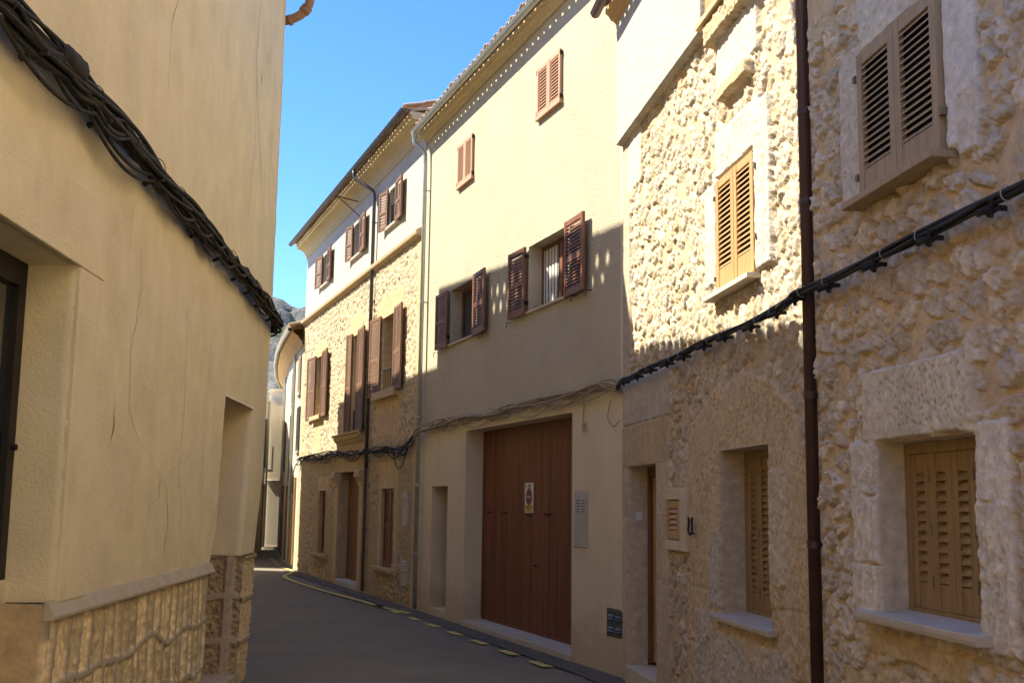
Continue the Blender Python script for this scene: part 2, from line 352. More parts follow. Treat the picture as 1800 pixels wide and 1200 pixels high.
# ------------------------------------------------------------------ building parts
def wallface(mb, F, a0, a1, z0, z1, holes, b=0.0):
    """flat wall between a0..a1 with openings (a0,a1,z0,z1,depth) and their reveals"""
    As = sorted(set([a0, a1]+[h[0] for h in holes]+[h[1] for h in holes])); Zs = sorted(set([z0, z1]+[h[2] for h in holes]+[h[3] for h in holes]))
    Zs = [z for z in Zs if z0 <= z <= z1]; As = [a for a in As if a0 <= a <= a1]
    for p, q in zip(As[:-1], As[1:]):
        for r, t in zip(Zs[:-1], Zs[1:]):
            mx, mz = (p+q)/2, (r+t)/2
            if any(h[0] < mx < h[1] and h[2] < mz < h[3] for h in holes): continue
            mb.add([F.P(p, b, r), F.P(q, b, r), F.P(q, b, t), F.P(p, b, t)], [(0, 1, 2, 3)])
    for h in holes:
        x0, x1, y0, y1 = max(h[0], a0), min(h[1], a1), max(h[2], z0), min(h[3], z1)
        if x0 >= x1 or y0 >= y1: continue
        d = b-h[4]
        mb.add([F.P(x0, b, y0), F.P(x0, b, y1), F.P(x0, d, y1), F.P(x0, d, y0)], [(0, 1, 2, 3)])
        mb.add([F.P(x1, b, y0), F.P(x1, b, y1), F.P(x1, d, y1), F.P(x1, d, y0)], [(0, 1, 2, 3)])
        if y1 == h[3]: mb.add([F.P(x0, b, y1), F.P(x1, b, y1), F.P(x1, d, y1), F.P(x0, d, y1)], [(0, 1, 2, 3)])
        if y0 == h[2]: mb.add([F.P(x0, b, y0), F.P(x1, b, y0), F.P(x1, d, y0), F.P(x0, d, y0)], [(0, 1, 2, 3)])
    return mb
def leaf_mesh(F, p0, p1, z0, z1, th=.035, stile=.055, slat=.035, rails=(), bottom=.07, topr=.06, rise=.95):
    """one louvred shutter leaf between plan points p0, p1 = (a, b)"""
    mb = MB(); P0 = np.array(p0, float); P1 = np.array(p1, float); W = np.linalg.norm(P1-P0); u = (P1-P0)/W; n = np.array([-u[1], u[0]])
    if n[1] < 0: n = -n
    if abs(n[1]) < 1e-3 and n[0] > 0: n = -n
    def bx(x0, x1, y0, y1, t0, t1, tilt=0):
        P = []
        for z, k in ((y0, 0), (y1, 1)):
            for t in (t0, t1):
                for x in (x0, x1):
                    q = P0+u*x+n*(t+(tilt if k else 0)); P.append(F.P(q[0], q[1], z))
        mb.add(P, [(0, 1, 3, 2), (4, 6, 7, 5), (0, 4, 5, 1), (2, 3, 7, 6), (0, 2, 6, 4), (1, 5, 7, 3)])
    bx(0, stile, z0, z1, 0, th); bx(W-stile, W, z0, z1, 0, th)
    bx(stile, W-stile, z0, z0+bottom, .004, th-.004); bx(stile, W-stile, z1-topr, z1, .004, th-.004)
    for r in rails: bx(stile, W-stile, r-.03, r+.03, .004, th-.004)
    edges = sorted([z0+bottom]+[r+s for r in rails for s in (-.03, .03)]+[z1-topr])
    for y0, y1 in zip(edges[::2], edges[1::2]):
        k = max(2, int((y1-y0)/slat)); st = (y1-y0)/k
        for i in range(k):
            a = y0+st*(i+.12); h = st*rise
            q0 = P0+u*stile; q1 = P0+u*(W-stile)
            # slat: outer edge low, inner edge high, 8 mm thick
            o1, o2 = th*.93, th*.12
            pts = []
            for q in (q0, q1):
                for (o, z) in ((o1, a), (o1, a+.009), (o2, a+h), (o2, a+h-.009)):
                    r = q+n*o; pts.append(F.P(r[0], r[1], z))
            mb.add(pts, [(0, 1, 2, 3), (7, 6, 5, 4), (0, 4, 5, 1), (1, 5, 6, 2), (2, 6, 7, 3), (3, 7, 4, 0)])
    return mb
def back_panel(F, a0, a1, z0, z1, b, parent, name='backing', m='inside'):
    return MB().box(F, a0, a1, b-.03, b, z0, z1).build(name, M[m], parent)
def half_round(F, a0, a1, bc, zc, r, n=8, t=.006):
    o = [(bc+r*math.cos(math.pi+math.pi*k/n), zc+r*math.sin(math.pi+math.pi*k/n)) for k in range(n+1)]
    i = [(bc+(r-t)*math.cos(math.pi+math.pi*k/n), zc+(r-t)*math.sin(math.pi+math.pi*k/n)) for k in range(n, -1, -1)]
    mb = MB(); mb.prof(F, o+i, a0, a1)
    for a in (a0, a1):                                # end caps
        e = .004 if a == a0 else -.004
        mb.prof(F, o, min(a, a+e), max(a, a+e))
    mb.tube([F.P(a0, bc+r, zc+.004), F.P(a1, bc+r, zc+.004)], .009, 6)
    return mb
def tiles(F, a0, a1, b0, zc, slope, length, pitch=.2, r=.085, over=.0):
    """barrel-tile eave: channels and covers running up the slope"""
    mb = MB(); n = int((a1-a0)/pitch); k = 6
    for i in range(n+1):
        a = a0+(i+.5)*pitch
        if a > a1-.05: break
        ja = random.uniform(-.008, .008); jb = random.uniform(-.015, .015); jz = random.uniform(-.006, .006)
        for c, (rr, sg, dz) in enumerate(((r*.92, -1, .02), (r, 1, .045))):
            ac = a+ja+(pitch/2 if c == 0 else 0)
            ring = []
            segs = [0, .35, .36, .75, .76, length]
            for q, L_ in enumerate(segs):
                tap = 1-.12*((L_ % .4)/.4)
                lift = .012*(q//2)
                for t_ in (rr*tap, rr*tap-.014):
                    row = [F.P(ac+t_*math.cos(math.pi*j/k), b0+jb-L_, zc+dz+jz+lift+L_*slope+sg*(t_*math.sin(math.pi*j/k))*(.75 if c else .55)) for j in range(k+1)]
                    ring.append(row)
            base = len(mb.v); P = [p for row in ring for p in row]; W = k+1; fs = []
            for q in range(len(segs)-1):
                for j in range(k):
                    A_ = (2*q)*W+j; B_ = (2*q+2)*W+j; fs.append((A_, A_+1, B_+1, B_))
                    A_ = (2*q+1)*W+j; B_ = (2*q+3)*W+j; fs.append((A_, B_, B_+1, A_+1))
            for j in range(k): fs.append((j, W+j, W+j+1, j+1))
            mb.add(P, fs)
    return mb
def vpipe(F, a, b, z0, z1, r, top=None, bot=None):
    pts = []
    if top: pts += [F.P(*p) for p in top]
    pts += [F.P(a, b, z1), F.P(a, b, z0)]
    mb = MB(); 
    # rounded bends
    P = [Vector(p) for p in pts]; Q = [P[0]]
    for i in range(1, len(P)-1):
        d0 = (P[i-1]-P[i]); d1 = (P[i+1]-P[i]); q = min(.06, d0.length*.45, d1.length*.45)
        A_ = P[i]+d0.normalized()*q; B_ = P[i]+d1.normalized()*q
        for t in (0, .25, .5, .75, 1): Q.append(A_*(1-t)**2+P[i]*2*t*(1-t)+B_*t*t)
    Q.append(P[-1]); mb.tube(Q, r, 12); return mb
def brackets(F, a, b, zs, r, m, parent):
    for z in zs: collar(F, a, b, z, r).build('pipe_bracket', M[m], parent)
def collar(F, a, b, z, r, mb=None):
    mb = mb or MB(); mb.tube([F.P(a, b, z-.02), F.P(a, b, z+.02)], r*1.12, 12)
    mb.box(F, a-.01, a+.01, -.02, b, z-.008, z+.008); return mb
def meter_box(F, a0, a1, z0, z1, b, parent, m, slots, label):
    o = MB().box(F, a0, a1, b-.06, b+.012, z0, z1).build('meter_cabinet', M[m], parent, bevel=.003, label=label)
    for (x0, x1, y) in slots:
        MB().prof(F, [(b+.012, y), (b+.026, y+.002), (b+.012, y+.018)], x0, x1).build('vent_slat', M[m], o)
        MB().box(F, x0+.004, x1-.004, b+.0125, b+.014, y-.007, y).build('vent_shade_strip', M['slot_shade'], o)  # dark strip on the closed box, painted as a shaded opening
    MB().box(F, a0-.012, a1+.012, b-.05, b+.004, z0-.012, z1+.012).build('cabinet_frame', M[m], o)
    return o
def shutter_hinges(F, pts, parent, m='iron'):
    for a, b, z in pts:
        mb = MB(); mb.box(F, a-.012, a+.012, 0.0, b, z-.02, z+.02); mb.tube([F.P(a, b, z-.03), F.P(a, b, z+.03)], .009, 6)
        mb.build('hinge', M[m], parent)
def shutter_window(F, root, hole, leaves, sill=None, wood='wood_red', name='window', label=None, glass=True, mull=True, rails_at=.45, slat=.035, rail=False, sillmat='cornice', th=.035, frame_wood=None, curtain=False):
    a0, a1, z0, z1, d = hole; fw = frame_wood or wood; w_ = .05
    fr = MB(); b1 = -d+.02; b0 = -d-.03
    fr.box(F, a0, a0+w_, b0, b1, z0, z1).box(F, a1-w_, a1, b0, b1, z0, z1).box(F, a0+w_, a1-w_, b0+.002, b1-.002, z0, z0+w_).box(F, a0+w_, a1-w_, b0+.002, b1-.002, z1-w_, z1)
    mid = (a0+a1)/2
    if mull:
        fr.box(F, mid-.045, mid+.045, b0, b1+.006, z0+w_, z1-w_)
    win = fr.build(name, M[fw], root, bevel=.004, label=label)
    if glass:
        MB().box(F, a0+w_, a1-w_, b0+.02, b0+.028, z0+w_, z1-w_).build('pane', M['glass'], win)
        if curtain:
            mb = MB(); n = 40; P = []
            for i in range(n+1):
                a = a0+w_+(a1-a0-2*w_)*i/n
                if abs(a-mid) < .05: pass
                for z in (z0+w_, z1-w_): P.append(F.P(a, b0+.032+.008*math.sin(i*1.9), z))
            mb.add(P, [(2*i, 2*i+2, 2*i+3, 2*i+1) for i in range(n) if not (n*.40 < i < n*.58)]); mb.build('curtain', M['curtain'], win)
    back_panel(F, a0-.1, a1+.1, z0-.1, z1+.1, b0-.25, win, 'room_shade_panel')  # dark panel in place of an unlit room
    for lf in leaves:
        p0, p1, zz0, zz1 = lf[:4]
        rr = (zz0+(zz1-zz0)*rails_at,) if rails_at else ()
        leaf_mesh(F, p0, p1, zz0, zz1, th=th, rails=rr, slat=slat, rise=1.12).build('shutter', M[wood], win)
    if sill:
        x0, x1, y0, y1, pr = sill; MB().box(F, x0, x1, -d+.02, pr, y0, y1).build('sill', M[sillmat], win, bevel=.006)
    if rail:
        mb = MB(); zt = z0+.42
        mb.tube([F.P(a0, -.03, zt), F.P(a1, -.03, zt)], .012, 6); mb.tube([F.P(a0, -.03, z0+.06), F.P(a1, -.03, z0+.06)], .01, 6)
        k = 8
        for i in range(k): a = a0+(a1-a0)*(i+.5)/k; mb.tube([F.P(a, -.03, z0+.06), F.P(a, -.03, zt)], .008, 5)
        mb.build('window_railing', M['iron'], win)
    return win
def body(F, a0, a1, depth, z1, m, parent, back=.32, roof=True, slope=.3, name='rear_wall', under=0, far=True):
    """the other walls of a house (sides and rear), closed at the top by a pitched slab"""
    mb = MB()
    mb.add([F.P(a0, -back, under), F.P(a0, -depth, under), F.P(a0, -depth, z1), F.P(a0, -back, z1)], [(0, 1, 2, 3)])
    if far: mb.add([F.P(a1, -back, under), F.P(a1, -depth, under), F.P(a1, -depth, z1), F.P(a1, -back, z1)], [(0, 1, 2, 3)])
    mb.add([F.P(a0, -depth, under), F.P(a1, -depth, under), F.P(a1, -depth, z1), F.P(a0, -depth, z1)], [(0, 1, 2, 3)])
    mb.add([F.P(a0, -back, under), F.P(a0, 0, under), F.P(a0, 0, z1), F.P(a0, -back, z1)], [(0, 1, 2, 3)])
    if far: mb.add([F.P(a1, -back, under), F.P(a1, 0, under), F.P(a1, 0, z1), F.P(a1, -back, z1)], [(0, 1, 2, 3)])
    return mb.build(name, m, parent)
def roof_slab(F, a0, a1, b0, b1, z, slope, parent, m='tile', t=.05):
    """pitched slab rising from b0 (eave) back to the ridge at b1, then down again"""
    L_ = b0-b1
    return MB().prof(F, [(b0, z), (b0, z+t), (b1, z+t+L_*slope), (b1-L_, z+t), (b1-L_, z), (b1, z+L_*slope)], a0, a1).build('roof', M[m], parent)

# ================================================================== SETTING
def plane(name, pts, z, m, kind='structure', label=None):
    me = bpy.data.meshes.new(name); me.from_pydata([(x, y, z) for x, y in pts], [], [tuple(range(len(pts)))]); me.materials.append(m)
    o = bpy.data.objects.new(name, me); col.objects.link(o); o['kind'] = kind
    if label: o['label'] = label
    return o
plane('ground', [(-900, -300), (900, -300), (900, 1200), (-900, 1200)], -.03, M['earth'])
# the street: one sheet with a gentle crown
def road():
    ys = np.concatenate([np.linspace(-16, 46, 260)]); V = []; nx = 14
    for y in ys:
        xl = -11.5 if y > 12.3 else -3.2; xr = 4.8 if y < 12 else 1.6-(y-12)*.25
        for i in range(nx+1):
            t = i/nx; x = xl+(xr-xl)*t
            V.append((x, y, .004*math.sin(y*1.3+x)+.004*math.sin(x*3.1+y*.7)-.012))
    n = nx+1; F = [(r*n+i, r*n+i+1, (r+1)*n+i+1, (r+1)*n+i) for r in range(len(ys)-1) for i in range(nx)]
    o = mesh_np('road', np.array(V), np.array(F), M['asphalt']); o['kind'] = 'structure'; return o
road()
def ribbon(pts, wd):
    vs = []
    for i, p in enumerate(pts):
        p = np.array(p); a = np.array(pts[max(i-1, 0)]); b = np.array(pts[min(i+1, len(pts)-1)]); d = (b-a)/np.linalg.norm(b-a); n = np.array([-d[1], d[0]])*wd/2
        vs += [(*(p+n), .004), (*(p-n), .004)]
    return vs, [(2*i, 2*i+1, 2*i+3, 2*i+2) for i in range(len(pts)-1)]
es = MB(); pts = [tuple(FB.P(-6, .12, 0)[:2])]+[tuple(FB.P(-.2, .20, 0)[:2])]+[tuple(FA.P(-4.8, .14, 0)[:2]), tuple(FA.P(-.3, .15, 0)[:2]), tuple(MID.P(.4, .15, 0)[:2]), tuple(MID.P(7.6, .15, 0)[:2]), tuple(FAR.P(10.9, .15, 0)[:2])]
v_, f_ = ribbon(pts, .34); es.add([(x, y, .0) for x, y, z in v_], f_)
es.build('road_edge', mat('edge_asphalt', (.15, .13, .10), rough=.9, var=.2, scale=5, bump=1, bscale=90, bdist=.008), kind='structure')
mk = MB()
dash = []
for s0 in (1.0, 1.99, 3.03, 4.03, 5.03, 6.0, 7.1, 8.15): 
    p = MID.P(s0, .42, 0); q = MID.P(s0+.46, .42, 0); dash.append(ribbon([p[:2], q[:2]], .12))
for v, f in dash: mk.add(v, f)
line = [(-1.55, 18.2), (-1.95, 18.95), (-2.25, 19.6), (-2.65, 20.5), (-3.7, 22.8), (-4.6, 25.0), (-5.0, 26.1), (-5.2, 26.9), (-5.25, 27.6), (-5.3, 28.3), (-5.5, 29.2), (-5.95, 30.3)]
def smooth(pts, k=6):
    o = []
    for i in range(len(pts)-1):
        p0, p1, p2, p3 = [np.array(pts[max(0, min(len(pts)-1, j))], float) for j in (i-1, i, i+1, i+2)]
        for t in np.linspace(0, 1, k, endpoint=False):
            o.append(.5*((2*p1)+(-p0+p2)*t+(2*p0-5*p1+4*p2-p3)*t*t+(-p0+3*p1-3*p2+p3)*t**3))
    o.append(np.array(pts[-1], float)); return o
mk.add(*ribbon(smooth(line), .11))
for a, b in (((-6.2, 31.2), (-6.4, 32.0)), ((-6.55, 32.5), (-6.75, 33.3)), ((-6.9, 33.8), (-7.1, 34.6))): mk.add(*ribbon([a, b], .11))
mk.build('road_marking', M['yellow_paint'], kind='structure')

# limestone mountain behind the village
def mountain():
    nx, ny = 260, 150; az = np.linspace(R(-60), R(50), nx); d = np.linspace(330, 900, ny)
    AZ, D = np.meshgrid(az, d, indexing='ij'); X = D*np.sin(AZ); Y = D*np.cos(AZ)
    prof = 128*(.80+.30*fbm(AZ*5+3, AZ*0+1, 5, 3))
    rise = ss(330, 640, D); H = prof*rise*(.9+.3*(fbm(X/90, Y/90, 2, 5)-.5)) - 26*ss(640, 900, D)
    H = H+rise*(np.abs(fbm(X/26, Y/34, 7, 5)-.5)*-34+8)+rise*(fbm(X/7, Y/7, 9, 4)-.5)*14+rise*(fbm(X/3.5, Y/3.5, 12, 2)-.5)*7
    g = ss(.52, .66, fbm(X/18, Y/18, 21, 4)); c = lerp(cc(X.shape, (.19, .18, .155)), cc(X.shape, (.085, .10, .05)), g)
    c = c*(.72+.55*fbm(X/5, Y/5, 31, 3))[..., None]
    idx = np.arange(nx*ny).reshape(nx, ny); F = np.stack([idx[:-1, :-1], idx[1:, :-1], idx[1:, 1:], idx[:-1, 1:]], -1).reshape(-1, 4)
    o = mesh_np('mountain', np.stack([X.ravel(), Y.ravel(), H.ravel()], 1), F, mat('limestone_slope', (.3, .3, .3), attr=True, var=.3, scale=.25, bump=1, bscale=.8, bdist=1.5), smooth=False, colr=c.reshape(-1, 3))
    o['kind'] = 'structure'
mountain()

# ================================================================== NEAR LEFT HOUSE
def left_house():
    root = thing('town_house', FL.P(-3, 0, 0), 'cream plastered house on the left with cracked wall, stone-clad base and black cables', 'house')
    zc = [0, .48, 1.25, 1.88, 2.78, 3.65, 8]; sc_ = [-.06, .06, .24, .51, .63, .70, .72]
    def corner(z): return np.interp(z, zc, sc_)
    def jfar(z): return np.interp(z, [0, .3, 1.2, 2.6, 8], [-.62, -.60, -.48, -.14, -.14])
    def jnear(z): return np.interp(z, [0, 1.16, 1.5, 2.6, 8], [-2.14, -2.02, -1.78, -1.63, -1.63])
    def warp(S, T):
        s = np.where(S > .5, corner(T), np.where(S > -.145, jfar(T)+(S+.14)/.64*(corner(T)-jfar(T)), np.where(S > -1.635, jnear(T)+(S+1.63)/1.49*(jfar(T)-jnear(T)), np.where(S > -2.6, -2.6+(S+2.6)/.97*(jnear(T)+2.6), S))))
        k = ss(2.6, 2.9, T); s = s*(1-k)+np.where(S > .5, corner(T), S)*k
        return s, T
    def f1(S, T):
        h = (fbm(S*.8, T*.5, 3)-.5)*.03+(fbm(S*4, T*3, 4)-.5)*.012+(fbm(S*11, T*8, 5, 2)-.5)*.006
        h = np.where(T < 2.9, h+(fbm(S*40, T*40, 6, 3)-.5)*.004, h)
        return h, cc(S.shape, (.62, .475, .27))
    cuts_s = [-7.6, -6.95, -5.68, -1.63, -.14]; cuts_z = [1.19, 2.60, 2.89, 7.42]
    A = merge_axis(-7.6, .5, .03, cuts_s, (-6.4, .5, .1)); A = np.append(A, .72)
    Z = merge_axis(1.19, 7.42, .03, cuts_z)
    relief('wall', FL, A, Z, f1, [(-6.95, -5.68, 1.19, 2.89, .26, (.5, .39, .23)), (-1.63, -.14, 1.19, 2.60, .42, (.5, .39, .23))], M['plaster_left'], root, ends=(None, 6.9), warp=warp)
    # raised band round the near window and beside the doorway
    mb = MB(); mb.box(FL, -8.5, -5.27, -.01, .024, 2.89, 3.30).box(FL, -5.68, -5.27, -.01, .024, 1.19, 2.885)
    mb.build('window_surround', M['plaster_left'], root, bevel=.006)
    # stone cladding with thick raised pointing
    def f2(S, T):
        c1 = .37+(fbm(S*1.7, S*0+3, 90, 2)-.5)*.22+.03*np.sin(S*5); c2 = .76+(fbm(S*1.5, S*0+8, 91, 2)-.5)*.16+.025*np.sin(S*6.5+1)
        cj = (T > c1)*1.+(T > c2)*1.; dv = np.minimum(np.abs(T-c1), np.abs(T-c2))
        u = (S+(fbm(S*2, T*2.2, 92)-.5)*.09+.02*np.sin(T*7+S*3))/.19+cj*3.37
        k0 = np.floor(u); dh = np.full(S.shape, 9.); ci = np.zeros(S.shape)
        for dk in (-1, 0, 1, 2):
            k = k0+dk; ek = k+(rnd(k, cj, 7)-.5)*.62; dh = np.minimum(dh, np.abs(u-ek)*.19); ci = np.where(u > ek, k, ci)
        hw = .015+.007*(fbm(S*6, T*6, 93)-.3)
        q = np.sqrt(np.maximum(.03-dh, 0)**2+np.maximum(.03-dv, 0)**2); dist = .03-q
        m = 1-ss(hw, hw+.008, np.minimum(dist, np.minimum(dh, dv))); n = fbm(S*42, T*30, 95, 4)-.5; n2 = fbm(S*15, T*15, 96)-.5
        r = rnd(ci, cj, 3)
        hs = .004+n*.026+n2*.018; hm = .024+(fbm(S*25, T*25, 97)-.5)*.006
        H = hs*(1-m)+hm*m
        H = H*ss(1.19, 1.12, T)
        st = np.array((.76, .61, .36))[None, None]*(.8+.4*r)[..., None]*(1+n*.9)[..., None]
        return H, lerp(st, cc(S.shape, (.44, .375, .27)), m)
    A = np.append(merge_axis(-7.2, -2.02, .0095, [-5.78, -2.02], (-6.2, -2.02, .05)), [])
    Z = lin(0, 1.19, .0095)
    def w2(S, T):
        k = ss(-2.6, -2.02, S); return S+(jnear(T)-(-2.02))*k*(S > -2.6), T
    relief('stone_base', FL, A, Z, f2, [(-7.2, -5.78, 0, 1.19, .26, (.5, .39, .23))], M['relief'], root, ends=(None, .42), warp=w2, jcol=(.5, .39, .23))
    def f3(S, T):
        row = np.floor(T/.39+.0); e = np.abs(T/.39-np.round(T/.39))*.39; ev = np.abs(S+.28+.1*np.mod(row, 2))
        n = fbm(S*40, T*40, 99, 4)-.5; m = (1-ss(.02, .035, e))*(T > .1)
        H = (.012+n*.03)*(1-m)+.03*m; st = np.array((.64, .51, .31))[None, None]*(1+n*.8)[..., None]
        return H, lerp(st, cc(S.shape, (.46, .38, .26)), m)
    def w3(S, T): return jfar(T)+(S+.14)/.64*(corner(T)-jfar(T)), T
    relief('stone_pier', FL, lin(-.14, .5, .01), lin(0, 1.185, .01), f3, [], M['relief'], root, ends=(None, 6.9), warp=w3)
    # the far jamb of the doorway below: rough blocks between grey cement
    def f4(S, T):                                     # S = depth into the doorway
        n = fbm(S*40, T*40, 101, 4)-.5; rows = [0.0, .40, .80, 1.185]; m = np.zeros(S.shape)
        for r in rows: m = np.maximum(m, 1-ss(.022, .035, np.abs(T-r+(fbm(S*6, T*0, 3)-.5)*.05)))
        m = np.maximum(m, 1-ss(.035, .05, np.abs(S-.12)))
        H = (n*.05-.01)*(1-m)+.015*m
        st = np.array((.44, .335, .20))[None, None]*(1+n*1.2)[..., None]
        return H, lerp(st, cc(S.shape, (.50, .42, .30)), m)
    Sg, Tg = np.meshgrid(lin(0, .42, .01), lin(0, 1.185, .01), indexing='ij'); H, cl = f4(Sg, Tg)
    jf = jfar(Tg)
    V = FL.PA((jf-H).ravel(), (.02-Sg).ravel(), Tg.ravel()); idx = np.arange(Sg.size).reshape(Sg.shape)
    mesh_np('door_jamb', V, np.stack([idx[:-1, :-1], idx[1:, :-1], idx[1:, 1:], idx[:-1, 1:]], -1).reshape(-1, 4), M['relief'], root, True, cl.reshape(-1, 3))
    # sloping cement moulding on top of the cladding
    MB().prof(FL, [(-.01, 1.108), (.046, 1.112), (.05, 1.13), (.012, 1.20), (-.01, 1.20)], -5.79, -1.93).build('base_moulding', M['mortar_grey'], root, bevel=.004)
    # doorway: door hidden deep inside, threshold
    d = MB().box(FL, -2.2, -.1, -.48, -.42, 0, 2.62).build('door', M['wood_dark'], root)
    MB().box(FL, -2.2, -.5, -.42, .03, 0, .12).build('threshold', M['mortar_grey'], root)
    # near window: dark frame and glass in the recess
    fr = MB(); fr.box(FL, -6.95, -5.69, -.30, -.24, 2.76, 2.89).box(FL, -5.78, -5.69, -.30, -.24, 1.30, 2.76).box(FL, -6.95, -6.88, -.30, -.24, 1.30, 2.76).box(FL, -6.88, -5.78, -.295, -.25, 1.30, 1.37)
    f = fr.build('window', M['iron'], root, label='black metal framed window in the recess', bevel=.004)
    MB().box(FL, -7.2, -5.67, -.32, -.235, 0, 1.30).build('window_breast', M['plaster_left'], root)
    MB().box(FL, -6.88, -5.78, -.285, -.275, 1.37, 2.76).build('pane', M['glass'], f)
    back_panel(FL, -7.2, -5.6, 0, 3, -.8, f, 'room_shade_panel')
    MB().tube([FL.P(-5.735, -.24, 1.95), FL.P(-5.735, -.215, 1.95)], .016, 10).build('knob', M['iron'], f)
    # cracks and old scars in the plaster
    def crack(pts, wd, seed, up=.013):
        mb = MB(); rr = random.Random(seed); P = []
        for i in range(len(pts)-1):
            a, b = np.array(pts[i]), np.array(pts[i+1]); n = max(3, int(np.linalg.norm(b-a)/.035))
            for k in range(n): P.append(a+(b-a)*k/n+np.array([rr.uniform(-.009, .009), rr.uniform(-.004, .004)]))
        P.append(np.array(pts[-1])); W = [wd*(.35+.9*rr.random())*(math.sin(math.pi*min(1, max(0, i/(len(P)-1))))**.5+.05) for i in range(len(P))]
        vs = []
        for p, ww in zip(P, W):
            hh, _ = f1(np.array([[p[0]]]), np.array([[p[1]]])); h = float(hh[0, 0])+.0025
            vs += [FL.P(p[0]-ww, h, p[1]), FL.P(p[0]+ww, h, p[1])]
        mb.add(vs, [(2*i, 2*i+1, 2*i+3, 2*i+2) for i in range(len(P)-1)]); return mb
    cr = MB()
    for pts, wd in (([(-4.55, 3.35), (-4.45, 3.0), (-4.62, 2.6), (-4.6, 2.25), (-4.4, 2.1), (-3.95, 1.95)], .0035),
                    ([(-3.95, 1.95), (-3.7, 1.85), (-3.72, 1.72), (-3.95, 1.66), (-3.98, 1.5)], .005),
                    ([(-3.7, 1.85), (-3.55, 1.78), (-3.45, 1.55), (-3.5, 1.3)], .005),
                    ([(-3.2, 3.2), (-3.15, 2.4), (-3.2, 1.9), (-3.05, 1.6), (-3.0, 1.25)], .004),
                    ([(-3.2, 1.9), (-2.9, 2.05), (-2.75, 2.2)], .003),
                    ([(-3.85, 6.2), (-3.8, 5.5), (-4.1, 4.9), (-4.1, 4.1)], .0035),
                    ([(-.75, 7.0), (-.95, 5.9), (-.4, 5.0), (-.1, 4.55)], .006), ([(-.95, 6.2), (-.8, 5.2), (-.95, 4.3), (-1.0, 3.95)], .004),
                    ([(-4.9, 2.26), (-4.88, 2.12), (-4.92, 2.02)], .009), ([(-.62, 5.95), (-.55, 5.8)], .02),
                    ([(-5.3, 2.8), (-5.1, 2.78), (-4.95, 2.72)], .003), ([(-5.3, 1.8), (-5.1, 1.80), (-4.9, 1.79)], .003),
                    ([(-1.2, 2.62), (-.9, 2.95), (-.3, 3.0), (.3, 2.75)], .004), ([(-4.75, 3.5), (-4.8, 2.9)], .002), ([(-2.35, 3.3), (-2.4, 2.3), (-2.38, 1.3)], .003), ([(.25, 6.5), (.2, 5.2), (.3, 4.0)], .003)):
        crack(pts, wd*.95, len(pts)*7+int(abs(pts[0][0])*100)).build('plaster_crack', M['crack'], root)
    # eaves, roof, taller near end
    g = half_round(FL, -3.42, .80, .27, 7.40, .055).build('gutter', M['pipe_clay'], root)
    MB().prof(FL, [(-.02, 7.36), (.10, 7.38), (.18, 7.46), (.18, 7.52), (-.02, 7.52)], -3.42, .72).build('cornice', M['cornice'], root)
    tiles(FL, -3.42, .72, .22, 7.52, .22, 1.2).build('roof_tiles', M['tile'], root)
    roof_slab(FL, -3.42, .72, .16, -3.5, 7.46, .10, root)
    body(FL, -7.6, .3, 6.9, 7.4, M['plaster_far'], root, back=.3, under=-.02, far=False)
    up = MB(); up.box(FL, -7.0, -3.40, -6.5, .02, 7.43, 9.9).build('upper_storey', M['plaster_left'], root)
    MB().box(FL, -7.06, -3.34, -6.6, .22, 9.9, 10.02).build('roof_terrace', M['tile'], root)
    # brown elbow of the downpipe at the corner
    P = [FL.P(.74, .27, 7.42), FL.P(.76, .25, 7.26), FL.P(.78, .17, 7.16), FL.P(.80, .05, 7.10), FL.P(.82, -.08, 7.06), FL.P(.83, -.16, 6.9), FL.P(.83, -.18, 6.3), FL.P(.80, -.20, .3)]
    mb = MB(); mb.tube(smooth([tuple(p) for p in P], 5), .052, 12); mb.tube([FL.P(.80, .06, 7.10), FL.P(.805, .02, 7.085)], .062, 12); mb.tube([FL.P(.765, .24, 7.24), FL.P(.775, .19, 7.18)], .064, 12)
    mb.build('downpipe', M['pipe_clay'], root, smooth=True)
left_house()

